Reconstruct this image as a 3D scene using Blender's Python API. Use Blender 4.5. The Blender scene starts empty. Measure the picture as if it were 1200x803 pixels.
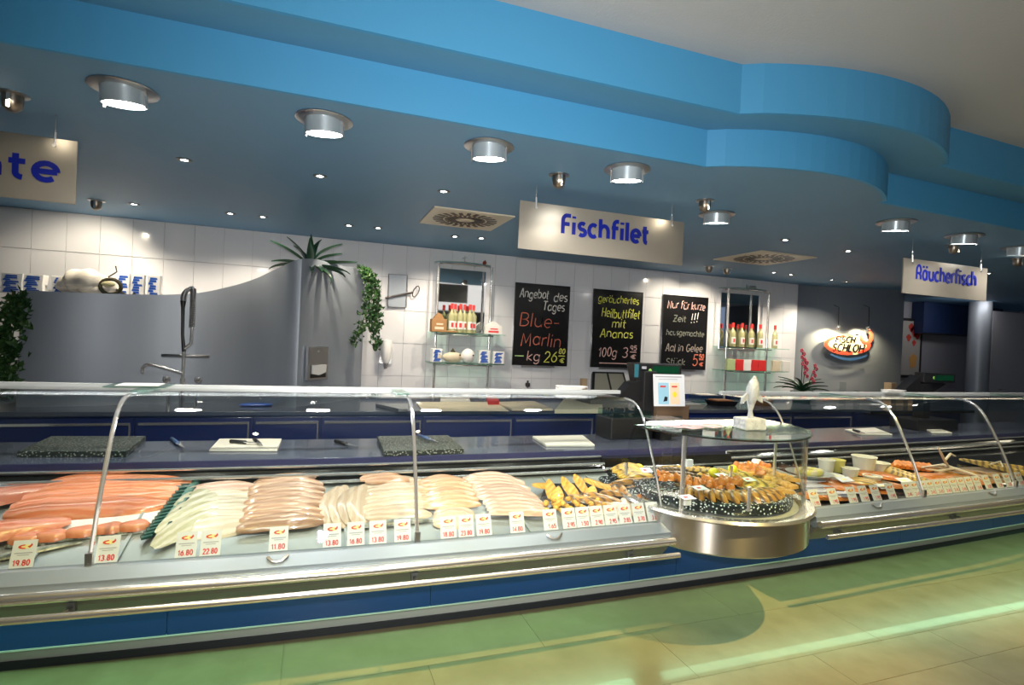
import bpy, bmesh, math, random
from mathutils import Vector, Matrix, Euler
random.seed(7)
S = bpy.context.scene
COL = S.collection
PI = math.pi
# ------------------------------------------------------------------ camera
EYE = 1.60
FPX = 645.0
YAW, PIT, ROLL = math.radians(19.9), math.radians(-0.33), math.radians(2.5)
cy_, sy_, cp_, sp_, cr_, sr_ = [g(a) for a in (YAW, PIT, ROLL) for g in (math.cos, math.sin)]
RT = Vector((cy_, -sy_, 0)); UP = Vector((-sp_*sy_, -sp_*cy_, cp_)); FW = Vector((cp_*sy_, cp_*cy_, sp_))
cam = bpy.data.cameras.new('camera'); cam.sensor_width = 36; cam.lens = FPX/1200*36; cam.clip_start = .02; cam.clip_end = 100
camo = bpy.data.objects.new('camera', cam); COL.objects.link(camo)
CX = RT*cr_ + UP*sr_; CYv = UP*cr_ - RT*sr_
M = Matrix((CX, CYv, -FW)).transposed().to_4x4(); M.translation = (0, 0, EYE)
camo.matrix_world = M
S.camera = camo
# ------------------------------------------------------------------ world + exposure
S.view_settings.view_transform = 'Standard'; S.view_settings.look = 'None'
S.view_settings.gamma = 1; S.view_settings.use_curve_mapping = False
S.view_settings.exposure = 0.52
w = bpy.data.worlds.new('world'); S.world = w; w.use_nodes = True
w.node_tree.nodes['Background'].inputs[0].default_value = (.55, .7, 1, 1)
w.node_tree.nodes['Background'].inputs[1].default_value = .28
# ------------------------------------------------------------------ main lights
def light(name, kind, loc, power, color=(1,1,1), size=.1, size_y=None, target=None, spot=60, blend=.5, spread=None):
    d = bpy.data.lights.new(name, kind); d.energy = power; d.color = color
    if kind == 'AREA':
        d.size = size
        if size_y: d.shape = 'RECTANGLE'; d.size_y = size_y
        else: d.shape = 'DISK'
        if spread: d.spread = math.radians(spread)
    else:
        d.shadow_soft_size = size
    if kind == 'SPOT': d.spot_size = math.radians(spot); d.spot_blend = blend
    o = bpy.data.objects.new(name, d); COL.objects.link(o); o.location = loc
    if target is not None:
        o.rotation_euler = (Vector(target)-Vector(loc)).to_track_quat('-Z', 'Y').to_euler()
    return o
# the photographer's flash, on the camera
light('camera_flash', 'AREA', (0.0, 0.0, 1.72), 30, (1, .97, .92), .10, .06, target=(1.5, 3.1, 1.8), spread=118)
# spotlights of the sales hall behind and above the photographer
for hx in (-.6, .9, 2.5, 4.2, 6.0):
    light('hall_spotlight', 'SPOT', (hx, .95, 3.02), (200, 260, 330, 270, 190)[(-.6, .9, 2.5, 4.2, 6.0).index(hx)], (1, .76, .28), .02, target=(hx+.1, 2.72, 0), spot=42, blend=1)
light('hall_glow', 'AREA', (3.0, -1.5, 2.9), 22, (1, .95, .9), 5, 2, target=(3.0, .6, 0))
light('added_recess_fill', 'AREA', (10.2, 6.0, 2.55), 5, (1, .95, .9), 1.2, .3, target=(10.4, 6.9, 1.2))  # unseen fill lamp, added to lift the dark recess wall
# green tubes under the counter body
light('under_counter_tube_light', 'AREA', (-.2, 2.83, .43), 9.5, (.40, 1, .60), 4.2, .06, target=(-.2, 2.70, 0))
light('under_counter_tube_light', 'AREA', (4.9, 2.83, .43), 9.5, (.50, 1, .60), 5.6, .06, target=(4.9, 2.70, 0))
# strip lights of the display cases, under the glass shelf
light('display_strip_light', 'AREA', (-.2, 3.27, 1.25), 3.4, (.95, .98, 1), 4.0, .03, target=(-.2, 2.72, .7))
light('display_strip_light', 'AREA', (4.9, 3.30, 1.25), 5.5, (1, .86, .62), 4.6, .03, target=(4.9, 2.75, .7))
light('display_strip_light', 'AREA', (2.22, 3.05, 1.2), 2.0, (1, .92, .75), .8, .03, target=(2.22, 2.6, .78))

# ------------------------------------------------------------------ helpers
def ray(px, py):
    a = px-600; b = 401.5-py
    u = a*cr_-b*sr_; v = a*sr_+b*cr_
    return RT*u + UP*v + FW*FPX
def onz(px, py, z):
    r = ray(px, py); t = (z-EYE)/r.z; return Vector((r.x*t, r.y*t, z))
def ony(px, py, y):
    r = ray(px, py); t = y/r.y; return Vector((r.x*t, y, EYE+r.z*t))
def bow(x):
    return (.015 if x < 1.1 else .0065)*(x-1.1)**2 - .02
def deckz(y): return .655 + .215*(y-2.5)
TILT = math.atan(.215)
def deck(px, py, h=0.0):
    r = ray(px, py); dy = 0
    for _ in range(4):
        # z = .655+.215*(y-dy-2.5)+h
        t = (.655-.215*(2.5+dy)+h-EYE)/(r.z-.215*r.y); dy = bow(r.x*t)
    return Vector((r.x*t, r.y*t, EYE+r.z*t))

WL = {}
def V(o): return WL.get(o.name, Vector((0,0,0)))
def setp(o, label=None, cat=None, group=None, kind=None):
    if label: o['label'] = label
    if cat: o['category'] = cat
    if group: o['group'] = group
    if kind: o['kind'] = kind
    return o
def thing(name, label, cat, loc=(0,0,0), group=None):
    o = bpy.data.objects.new(name, None); COL.objects.link(o); o.location = loc
    o.empty_display_size = .05
    WL[o.name] = Vector(loc); return setp(o, label, cat, group)

class MB:
    def __init__(s): s.v = []; s.f = []; s.smooth = []
    def add(s, vs, fs, smooth=False):
        n = len(s.v); s.v += [tuple(p) for p in vs]
        for f in fs: s.f.append(tuple(i+n for i in f)); s.smooth.append(smooth)
        return s
    def box(s, x0, x1, y0, y1, z0, z1, m=None):
        vs = [Vector(p) for p in ((x0,y0,z0),(x1,y0,z0),(x1,y1,z0),(x0,y1,z0),(x0,y0,z1),(x1,y0,z1),(x1,y1,z1),(x0,y1,z1))]
        if m is not None: vs = [m @ p for p in vs]
        return s.add(vs, [(0,3,2,1),(4,5,6,7),(0,1,5,4),(1,2,6,5),(2,3,7,6),(3,0,4,7)])
    def tube(s, pts, r, n=10, caps=True):
        pts = [Vector(p) for p in pts]; rs = r if isinstance(r, (list, tuple)) else [r]*len(pts)
        rings = []; prev = None
        for i, p in enumerate(pts):
            t = (pts[min(i+1, len(pts)-1)]-pts[max(i-1, 0)]).normalized()
            if prev is None:
                a = t.cross(Vector((0,0,1)))
                if a.length < .05: a = t.cross(Vector((1,0,0)))
            else: a = prev - t*prev.dot(t)
            a.normalize(); prev = a; b = t.cross(a)
            rings.append([p + (a*math.cos(2*PI*k/n)+b*math.sin(2*PI*k/n))*rs[i] for k in range(n)])
        vs = [q for R_ in rings for q in R_]; fs = []
        for i in range(len(pts)-1):
            for k in range(n):
                k2 = (k+1) % n; fs.append((i*n+k, i*n+k2, (i+1)*n+k2, (i+1)*n+k))
        s.add(vs, fs, True)
        if caps:
            s.add(rings[0], [tuple(range(n))]); s.add(rings[-1], [tuple(range(n-1, -1, -1))])
        return s
    def lathe(s, prof, c=(0,0,0), n=24, a0=0, a1=2*PI, smooth=True, m=None):
        full = abs(a1-a0-2*PI) < 1e-4; k = n if full else n+1; vs = []
        for i in range(k):
            a = a0+(a1-a0)*i/n
            for r, z in prof:
                p = Vector((r*math.cos(a), r*math.sin(a), z))
                if m is not None: p = m @ p
                vs.append(p + Vector(c))
        L = len(prof); fs = []
        for i in range(n):
            j = (i+1) % k
            for q in range(L-1):
                fs.append((i*L+q, j*L+q, j*L+q+1, i*L+q+1))
        return s.add(vs, fs, smooth)
    def sweep(s, prof, x0, x1, n=1, f=None, closed=True, smooth=False):
        """prof: (y,z) points, extruded along x; f(x) adds to y"""
        vs = []; L = len(prof)
        for i in range(n+1):
            x = x0+(x1-x0)*i/n; b = f(x) if f else 0
            vs += [(x, y+b, z) for y, z in prof]
        fs = []
        for i in range(n):
            for q in range(L if closed else L-1):
                q2 = (q+1) % L; fs.append((i*L+q, i*L+q2, (i+1)*L+q2, (i+1)*L+q))
        s.add(vs, fs, smooth)
        if closed:
            s.add(vs[:L], [tuple(range(L-1, -1, -1))]); s.add(vs[-L:], [tuple(range(L))])
        return s
    def prism(s, pts, h0, h1, axis='z', m=None):
        """polygon (a,b) extruded along axis"""
        def P(a, b, h):
            p = Vector((a, b, h)) if axis == 'z' else (Vector((a, h, b)) if axis == 'y' else Vector((h, a, b)))
            return m @ p if m is not None else p
        L = len(pts); vs = [P(a, b, h0) for a, b in pts]+[P(a, b, h1) for a, b in pts]
        return s.add(vs, [tuple(range(L-1, -1, -1)), tuple(range(L, 2*L))]+[(i, (i+1) % L, (i+1) % L+L, i+L) for i in range(L)])
    def sphere(s, c, r, n=12, m=6, sc=(1,1,1), mat=None):
        prof = [(r*math.sin(PI*i/m), -r*math.cos(PI*i/m)) for i in range(m+1)]
        mm = Matrix.Diagonal((*sc, 1)); 
        if mat is not None: mm = mat @ mm
        return s.lathe(prof, c, n, m=mm)
    def mesh(s, name, mat):
        me = bpy.data.meshes.new(name); me.from_pydata(s.v, [], s.f)
        me.polygons.foreach_set('use_smooth', s.smooth)
        bm = bmesh.new(); bm.from_mesh(me)
        bmesh.ops.remove_doubles(bm, verts=bm.verts, dist=1e-5)
        bmesh.ops.recalc_face_normals(bm, faces=bm.faces)
        for e in bm.edges:
            if len(e.link_faces) == 2 and e.calc_face_angle(0) > .75: e.smooth = False
        bm.to_mesh(me); bm.free()
        if mat: me.materials.append(mat)
        return me
def obj(name, mb, mat, parent=None, loc=None, bevel=0, smooth_angle=None):
    """mb holds world coordinates; the origin goes to the base centre (or loc)"""
    if loc is None:
        xs = [v[0] for v in mb.v]; ys = [v[1] for v in mb.v]; zs = [v[2] for v in mb.v]
        loc = Vector(((min(xs)+max(xs))/2, (min(ys)+max(ys))/2, min(zs)))
    loc = Vector(loc)
    mb.v = [(v[0]-loc.x, v[1]-loc.y, v[2]-loc.z) for v in mb.v]
    o = bpy.data.objects.new(name, mb.mesh(name, mat)); COL.objects.link(o)
    if parent: o.parent = parent; o.location = loc-V(parent)
    else: o.location = loc
    WL[o.name] = loc
    if bevel:
        b = o.modifiers.new('bevel', 'BEVEL'); b.width = bevel; b.segments = 2; b.limit_method = 'ANGLE'
    return o
def struct(name, mb, mat, **k):
    o = obj(name, mb, mat, **k); o['kind'] = 'structure'; return o
CH = {}
def kids(o): return [c for c in o.children]
def copy_tree(o, parent=None, loc=None, rot=None, scale=None):
    c = o.copy(); COL.objects.link(c)
    c.parent = parent
    for ch in kids(o):
        d = ch.copy(); COL.objects.link(d); d.parent = c
        for g in kids(ch):
            e = g.copy(); COL.objects.link(e); e.parent = d
    if loc is not None: c.location = loc
    if rot is not None: c.rotation_euler = rot
    if scale is not None: c.scale = scale
    WL[c.name] = Vector(c.location)
    return c

# ------------------------------------------------------------------ materials
MAT = {}
def mat(name, col, rough=.5, metal=0, noise=None, bump=None, emit=None, spec=.5, trans=0, coat=0, alpha=1, sss=0, stretch=None, vor=None):
    m = bpy.data.materials.new(name); m.use_nodes = True; nt = m.node_tree; b = nt.nodes['Principled BSDF']
    b.inputs['Base Color'].default_value = (*col, 1); b.inputs['Roughness'].default_value = rough
    b.inputs['Metallic'].default_value = metal; b.inputs['Specular IOR Level'].default_value = spec
    b.inputs['Coat Weight'].default_value = coat; b.inputs['Transmission Weight'].default_value = trans
    b.inputs['Alpha'].default_value = alpha
    if sss: b.inputs['Subsurface Weight'].default_value = sss; b.inputs['Subsurface Radius'].default_value = (.02,.01,.006); b.inputs['Subsurface Scale'].default_value = .5
    tc = nt.nodes.new('ShaderNodeTexCoord'); src = tc.outputs['Object']
    if stretch:
        mp = nt.nodes.new('ShaderNodeMapping'); mp.inputs['Scale'].default_value = stretch; nt.links.new(src, mp.inputs[0]); src = mp.outputs[0]
    if noise:   # (scale, colour2, lo, hi)
        n = nt.nodes.new('ShaderNodeTexNoise'); n.inputs['Scale'].default_value = noise[0]; n.inputs['Detail'].default_value = 4
        r = nt.nodes.new('ShaderNodeValToRGB'); r.color_ramp.elements[0].position = noise[2]; r.color_ramp.elements[1].position = noise[3]
        r.color_ramp.elements[0].color = (*col, 1); r.color_ramp.elements[1].color = (*noise[1], 1)
        nt.links.new(src, n.inputs[0]); nt.links.new(n.outputs[0], r.inputs[0]); nt.links.new(r.outputs[0], b.inputs['Base Color'])
    if vor:     # speckles (scale, colour2, threshold)
        n = nt.nodes.new('ShaderNodeTexVoronoi'); n.inputs['Scale'].default_value = vor[0]
        r = nt.nodes.new('ShaderNodeValToRGB'); r.color_ramp.interpolation = 'CONSTANT'
        r.color_ramp.elements[0].color = (*vor[1], 1); r.color_ramp.elements[1].color = (*col, 1); r.color_ramp.elements[1].position = vor[2]
        nt.links.new(src, n.inputs[0]); nt.links.new(n.outputs['Distance'], r.inputs[0]); nt.links.new(r.outputs[0], b.inputs['Base Color'])
    if bump:    # (scale, strength, distance)
        n = nt.nodes.new('ShaderNodeTexNoise'); n.inputs['Scale'].default_value = bump[0]; n.inputs['Detail'].default_value = 3
        bp = nt.nodes.new('ShaderNodeBump'); bp.inputs['Strength'].default_value = bump[1]; bp.inputs['Distance'].default_value = bump[2] if len(bump) > 2 else .01
        nt.links.new(src, n.inputs[0]); nt.links.new(n.outputs[0], bp.inputs['Height']); nt.links.new(bp.outputs[0], b.inputs['Normal'])
    if emit:
        b.inputs['Emission Color'].default_value = (*emit[0], 1); b.inputs['Emission Strength'].default_value = emit[1]
    MAT[name] = m; return m
def glassmat(name, tint, rough=0.0, base=.04):
    m = bpy.data.materials.new(name); m.use_nodes = True; nt = m.node_tree; nt.nodes.clear()
    out = nt.nodes.new('ShaderNodeOutputMaterial'); mix = nt.nodes.new('ShaderNodeMixShader')
    tr = nt.nodes.new('ShaderNodeBsdfTransparent'); tr.inputs[0].default_value = (*tint, 1)
    gl = nt.nodes.new('ShaderNodeBsdfGlossy'); gl.inputs['Roughness'].default_value = rough
    fr = nt.nodes.new('ShaderNodeFresnel'); ge = nt.nodes.new('ShaderNodeNewGeometry'); ma = nt.nodes.new('ShaderNodeMath'); ma.operation = 'MULTIPLY_ADD'
    ma.inputs[1].default_value = 1/1.45-1.45; ma.inputs[2].default_value = 1.45; nt.links.new(ge.outputs['Backfacing'], ma.inputs[0]); nt.links.new(ma.outputs[0], fr.inputs[0])
    nt.links.new(fr.outputs[0], mix.inputs[0]); nt.links.new(tr.outputs[0], mix.inputs[1]); nt.links.new(gl.outputs[0], mix.inputs[2])
    nt.links.new(mix.outputs[0], out.inputs[0]); MAT[name] = m; return m
glass = glassmat('clear glass', (.95, .975, .965))
glass_edge = glassmat('green edged glass', (.72, .88, .82))
paint_ceiling = mat('ceiling blue greyed for weaker light', (.125, .27, .44), .55, bump=(60, .05))  # same paint as the fascia; weaker, warmer light put into its colour
paint_blue = mat('light blue fascia paint', (.06, .30, .56), .55, bump=(60, .05))
paint_white = mat('white ceiling paint', (.46, .48, .50), .8, bump=(90, .15))
paint_trim = mat('white edge trim', (.8, .8, .8), .5)
tile_white = mat('glazed white tile', (.66, .67, .71), .12, coat=.3, bump=(9, .03))
grout = mat('grey grout', (.50, .51, .55), .9)
steel = mat('brushed steel', (.52, .52, .53), .28, 1, bump=(60, .12), stretch=(1, 1, 30))
steel_panel = mat('brushed steel sheet', (.30, .335, .39), .42, .35, bump=(200, .06), stretch=(1, 1, .06), noise=(2.5, (.26, .295, .345), .3, .7))
chrome = mat('chrome', (.8, .8, .8), .12, .8)
rail_metal = mat('satin aluminium', (.78, .77, .75), .22, .9)
lip_metal = mat('grey anodised metal', (.25, .31, .37), .33, .5)
dark_body = mat('dark grey body', (.12, .13, .13), .4, .3)
blue_panel = mat('dark blue laminate', (.005, .036, .15), .35)
navy = mat('navy cabinet laminate', (.008, .022, .115), .3, coat=.2)
worktop = mat('grey blue worktop', (.085, .095, .13), .22, noise=(8, (.07, .08, .12), .4, .6), coat=.3)
drum_metal = mat('blue grey satin drum', (.42, .50, .56), .3, .45)
pale_rail = mat('pale satin rail', (.60, .64, .66), .35, .25)
black = mat('black plastic', (.012, .012, .014), .35)
black_s = mat('black enamel', (.01, .01, .012), .15)
white = mat('white plastic', (.8, .8, .8), .35)
paper = mat('white paper', (.66, .66, .65), .7)
cream = mat('cream board', (.62, .55, .42), .5, noise=(6, (.55, .48, .36), .4, .6))
board_w = mat('white cutting board', (.74, .70, .60), .5)
terrazzo = mat('black white speckled stone', (.012, .016, .02), .25, vor=(62, (.62, .68, .68), .30))
terrazzo_b = mat('grey speckled cutting stone', (.018, .024, .022), .4, vor=(80, (.34, .36, .31), .34))
floor_mat = mat('beige stone floor', (.30, .255, .145), .27, noise=(5, (.25, .205, .11), .35, .7), bump=(12, .03), coat=.15)
floor_mat2 = mat('brown beige stone floor', (.265, .22, .12), .27, noise=(4, (.31, .26, .15), .35, .7), bump=(12, .03), coat=.15)
joint_mat = mat('floor joint', (.24, .20, .13), .9)
sign_metal = mat('champagne sign panel', (.30, .275, .235), .3, .5, bump=(4, .02))
sign_blue = mat('royal blue lettering', (.003, .010, .20), .5, spec=.15)
lamp_on = mat('lit lamp glass', (1, 1, 1), .3, emit=((1, .97, .9), 30))
lamp_hot = mat('lit halogen', (1, 1, 1), .3, emit=((1, .93, .82), 40))
red = mat('red print', (.62, .03, .03), .5)
grey_print = mat('grey print', (.35, .36, .42), .6)
yellow_p = mat('pale yellow print', (.80, .72, .32), .5)
# ------------------------------------------------------------------ stroke lettering
def A(cx, cy, rx, ry, a0, a1, n=10):
    return [(cx+rx*math.cos(math.radians(a0+(a1-a0)*i/n)), cy+ry*math.sin(math.radians(a0+(a1-a0)*i/n))) for i in range(n+1)]
O_ = A(.5, .5, .42, .5, 0, 360, 18)
G = {
 'a': (1.1, [O_, [(.92, 1), (.92, 0)]]), 'b': (1.1, [O_, [(.08, 1.55), (.08, 0)]]),
 'c': (.9, [A(.5, .5, .42, .5, 50, 310)]), 'd': (1.1, [O_, [(.92, 1.55), (.92, 0)]]),
 'e': (1.0, [[(.08, .5), (.92, .5)], A(.5, .5, .42, .5, 0, 310, 16)]),
 'f': (.74, [[(.70, 1.52)]+A(.52, 1.2, .29, .32, 90, 180, 6)+[(.23, 0)], [(0, .95), (.66, .95)]]),
 'g': (1.1, [O_, [(.92, 1), (.92, -.1)]+A(.5, -.1, .42, .38, 0, -150, 8)]),
 'h': (1.05, [[(.1, 1.55), (.1, 0)], A(.5, .55, .4, .45, 180, 0, 10)+[(.9, 0)]]),
 'i': (.34, [[(.12, 1), (.12, 0)], [(.12, 1.32), (.12, 1.5)]]),
 'j': (.4, [[(.2, 1), (.2, -.3)]]), 'k': (.95, [[(.1, 1.55), (.1, 0)], [(.8, 1), (.12, .45), (.85, 0)]]),
 'l': (.34, [[(.12, 1.55), (.12, 0)]]),
 'm': (1.5, [[(.1, 1), (.1, 0)], A(.42, .6, .32, .4, 180, 0, 8)+[(.74, 0)], A(1.06, .6, .32, .4, 180, 0, 8)+[(1.38, 0)]]),
 'n': (1.05, [[(.1, 1), (.1, 0)], A(.5, .55, .4, .45, 180, 0, 10)+[(.9, 0)]]),
 'o': (1.0, [O_]), 'r': (.66, [[(.1, 1), (.1, 0)], A(.5, .55, .4, .45, 180, 70, 6)]),
 's': (.8, [A(.4, .75, .3, .25, 40, 270, 8)+A(.4, .25, .32, .25, 90, -140, 8)]),
 't': (.66, [[(.25, 1.4), (.25, .3)]+A(.5, .3, .25, .3, 180, 270, 5), [(0, .95), (.6, .95)]]),
 'u': (1.05, [[(.1, 1)]+A(.5, .45, .4, .45, 180, 360, 10)+[(.9, 1)], [(.9, 1), (.9, 0)]]),
 'z': (.85, [[(.1, 1), (.75, 1), (.08, 0), (.8, 0)]]),
 'A': (1.15, [[(.02, 0), (.5, 1.5), (.62, 1.5), (1.05, 0)], [(.1, .5), (1, .6)]]),
 'B': (1.15, [[(.1, 1.5), (.1, 0)], [(.1, 1.5)]+A(.5, 1.13, .45, .37, 90, -90, 8)+[(.3, .76)]+A(.5, .38, .55, .38, 90, -90, 8)+[(.1, 0)]]),
 'C': (1.1, [A(.6, .75, .5, .75, 50, 310, 14)]),
 'F': (.85, [[(.12, 0), (.12, 1.1)]+A(.47, 1.1, .35, .4, 180, 90, 6)+[(.85, 1.5)], [(.12, .8), (.75, .8)]]),
 'G': (1.2, [A(.6, .75, .5, .75, 50, 350, 14)+[(.7, .65)]]),
 'H': (1.15, [[(.1, 1.5), (.1, 0)], [(1, 1.5), (1, 0)], [(.1, .75), (1, .75)]]),
 'I': (.35, [[(.12, 1.5), (.12, 0)]]), 'L': (.85, [[(.1, 1.5), (.1, 0), (.8, 0)]]),
 'M': (1.45, [[(.08, 0), (.2, 1.5), (.68, .4), (1.15, 1.5), (1.3, 0)]]),
 'N': (1.2, [[(.1, 0), (.1, 1.5), (1, 0), (1, 1.5)]]),
 'O': (1.3, [A(.62, .75, .54, .75, 0, 360, 20)]),
 'R': (1.1, [[(.1, 0), (.1, .95)]+A(.52, .95, .42, .55, 180, 0, 10)+A(.6, .95, .34, .3, 0, -90, 4)+[(.3, .65)], [(.55, .65)]+A(.5, .25, .44, .4, 70, 0, 4)+[(.94, 0)]]),
 'S': (1.0, [A(.5, 1.12, .38, .38, 30, 270, 10)+A(.5, .37, .4, .37, 90, -150, 10)]),
 'T': (1.1, [[(.05, 1.5), (1.05, 1.5)], [(.55, 1.5), (.5, 0)]]),
 'Z': (1.1, [[(.1, 1.5), (.95, 1.5), (.1, 0), (1, 0)], [(.25, .75), (.8, .75)]]),
 '-': (.8, [[(.1, .5), (.7, .52)]]), '.': (.3, [[(.1, .0), (.1, .14)]]), '!': (.42, [[(.2, 1.5), (.15, .45)], [(.14, .12), (.14, 0)]]),
 '€': (1.1, [A(.62, .7, .45, .6, 50, 310, 12), [(0, .82), (.7, .82)], [(0, .55), (.7, .55)]]),
 '0': (1.0, [A(.48, .75, .38, .75, 0, 360, 16)]), '1': (.6, [[(.05, 1.1), (.38, 1.5), (.38, 0)]]),
 '2': (1.0, [A(.48, 1.08, .38, .42, 170, -30, 8)+[(.08, 0), (.92, 0)]]),
 '3': (1.0, [A(.42, 1.12, .38, .38, 150, -80, 8)+A(.42, .38, .42, .38, 80, -150, 8)]),
 '4': (1.0, [[(.7, 0), (.7, 1.5), (.05, .45), (.95, .45)]]),
 '5': (1.0, [[(.85, 1.5), (.2, 1.5), (.12, .85)]+A(.45, .48, .42, .48, 110, -150, 10)]),
 '6': (1.0, [[(.75, 1.45), (.3, 1.0)]+A(.5, .45, .4, .45, 160, 520, 14)]),
 '7': (1.0, [[(.08, 1.5), (.9, 1.5), (.35, 0)]]),
 '8': (1.0, [A(.5, 1.12, .33, .37, 0, 360, 12), A(.5, .38, .4, .38, 0, 360, 12)]),
 '9': (1.0, [A(.48, 1.05, .38, .42, 0, 360, 12), [(.86, 1.05), (.7, 0)]]),
 ' ': (.6, []),
}
G['ä'] = (G['a'][0], G['a'][1]+[[(.18, 1.28), (.18, 1.5)], [(.82, 1.28), (.82, 1.5)]])
G['ü'] = (G['u'][0], G['u'][1]+[[(.2, 1.28), (.2, 1.5)], [(.8, 1.28), (.8, 1.5)]])
def text_strokes(txt, gap=.18, jitter=0):
    x = 0; out = []
    for ch in txt:
        w_, st = G[ch]; dy = random.uniform(-jitter, jitter)
        for s_ in st: out.append([(p[0]+x, p[1]+dy) for p in s_])
        x += w_+gap
    return out, max(x-gap, .01)
def lettering(mb, txt, x0, z0, width, xh, thick, m, gap=.18, slant=0, jitter=0, depth=0.0, round_cap=False):
    """strokes laid in the local xz plane (front = -y), then moved by m; depth>0 makes them stand proud"""
    st, W_ = text_strokes(txt, gap, jitter); sx = width/W_; sz = xh; h = thick/2; d0 = depth
    for si, s_ in enumerate(st):
        depth = d0+(.00025*si if d0 else 0)
        p = [Vector((x0+a*sx+slant*b*sz, z0+b*sz)) for a, b in s_]
        if round_cap:
            pass
        L = len(p); lf = []; rg = []
        closed = (p[0]-p[-1]).length < 1e-4
        for i in range(L):
            a = p[i-1] if i > 0 else (p[-2] if closed else p[0]); b = p[i+1] if i < L-1 else (p[1] if closed else p[-1])
            d1 = (p[i]-a); d2 = (b-p[i])
            if d1.length < 1e-7: d1 = d2
            if d2.length < 1e-7: d2 = d1
            d1 = d1.normalized(); d2 = d2.normalized(); t = d1+d2
            if t.length < .3: t = d1
            t.normalize(); nrm = Vector((-t.y, t.x)); k = min(1.6, 1/max(.5, t.dot(d1)))
            lf.append(p[i]+nrm*h*k); rg.append(p[i]-nrm*h*k)
        if depth == 0:
            vs = [m @ Vector((q.x, 0, q.y)) for q in lf+rg]
            mb.add(vs, [(i, i+1, L+i+1, L+i) for i in range(L-1)])
        else:
            vs = [m @ Vector((q.x, -depth, q.y)) for q in lf+rg]+[m @ Vector((q.x, 0, q.y)) for q in lf+rg]
            fs = []
            for i in range(L-1):
                fs += [(i, i+1, L+i+1, L+i), (i, 2*L+i, 2*L+i+1, i+1), (L+i, L+i+1, 3*L+i+1, 3*L+i)]
            fs += [(0, L, 3*L, 2*L), (L-1, 3*L-1, 4*L-1, 2*L-1)]
            mb.add(vs, fs)
    return mb
I4 = Matrix.Identity(4)
T = Matrix.Translation
def RX(a): return Matrix.Rotation(a, 4, 'X')
def RY(a): return Matrix.Rotation(a, 4, 'Y')
def RZ(a): return Matrix.Rotation(a, 4, 'Z')

# ================================================================== THE SETTING
# floor: sub-floor slab and stone slabs laid in rows parallel to the counter
fl = struct('floor', MB().box(-6, 13, -4, 9.5, -.06, -.006), joint_mat)
rows = [-.9, -.25, .3, .85, 1.4, 1.9, 2.17, 2.62, 3.4]
slab_m = {}
for r in range(len(rows)-1):
    L = (.9, .64, 1.15, .8)[r % 4]; x = -2.4-(r*.37 % L) if r > 4 else -1.2
    if r == 7: x = 1.205-1.28*3; L = 1.28
    if r == 6: x = 1.83-1.24*4; L = 1.24
    if r == 5: x = 3.455-.9*6; L = .9
    xm = 10.5 if r > 4 else 7.5
    while x < xm:
        key = (r, random.random() < .4)
        if key not in slab_m:
            slab_m[key] = MB().box(0, L-.0025, 0, rows[r+1]-rows[r]-.0025, -.02, 0).mesh('floor_tile', floor_mat2 if key[1] else floor_mat)
        o = bpy.data.objects.new('floor_tile', slab_m[key]); COL.objects.link(o); o.parent = fl
        o.location = Vector((x, rows[r], 0))-V(fl); x += L
# back wall behind the counter, glazed tiles
wb = struct('wall_back', MB().box(-3.4, 6.74, 6.258, 6.4, 0, 2.6), grout)
tw, th_ = .2585, .364
tm = MB().box(0, tw-.003, 0, .012, 0, th_-.003).mesh('wall_tile', tile_white)
for r in range(5):
    z = 2.237-.367*(3-r) if r < 4 else 2.237
    z = 2.237-.367*(4-r)
    if r == 4:
        tmm = MB().box(0, tw-.003, 0, .012, 0, .36).mesh('wall_tile', tile_white)
    if r == 0: z = .77
    for c in range(38):
        x = -3.24+c*.2625
        o = bpy.data.objects.new('wall_tile', tm if r < 4 else tmm); COL.objects.link(o); o.parent = wb
        o.location = Vector((x, 6.247, z))-V(wb); o.scale.x = 1.015
struct('wall_left', MB().box(-3.5, -3.38, -3, 6.4, 0, 3.1), paint_white)
# rear right: brushed steel wall that bulges forward, then a grey recess
def swp(pts, z0, z1, th=.04):
    """vertical sheet along plan points"""
    mb = MB(); L = len(pts); nr = []
    for i in range(L):
        d = Vector(pts[min(i+1, L-1)])-Vector(pts[max(i-1, 0)]); d.normalize(); nr.append(Vector((-d.y, d.x)))
    f = [Vector(p) for p in pts]; b = [f[i]+nr[i]*th for i in range(L)]
    vs = [(p.x, p.y, z0) for p in f]+[(p.x, p.y, z1) for p in f]+[(p.x, p.y, z0) for p in b]+[(p.x, p.y, z1) for p in b]
    fs = []
    for i in range(L-1):
        fs += [(i, i+1, L+i+1, L+i), (2*L+i+1, 2*L+i, 3*L+i, 3*L+i+1), (L+i, L+i+1, 3*L+i+1, 3*L+i), (i+1, i, 2*L+i, 2*L+i+1)]
    fs += [(0, L, 3*L, 2*L), (L-1, 3*L-1, 4*L-1, 2*L-1)]
    mb.add(vs, fs, False); return mb
ctrl = [(6.73, 6.30), (7.0, 6.30), (7.3, 6.18), (7.7, 6.02), (8.1, 5.92), (8.45, 5.87)]
sw = struct('wall_steel', swp(ctrl, 0, 2.6, .06), steel_panel)
for p in sw.data.polygons: p.use_smooth = True
sw.modifiers.new('edges', 'EDGE_SPLIT').split_angle = math.radians(40)
recess = mat('grey recess wall', (.24, .25, .29), .7, bump=(50, .1))
struct('wall_recess', MB().box(8.3, 13.5, 7.0, 7.15, 0, 2.6), recess)
struct('wall_right', MB().box(13.4, 13.55, -3, 7.1, 0, 3.1), recess)
struct('wall_front', MB().box(-3.5, 13.5, -4.1, -4.0, 0, 3.1), recess)
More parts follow.
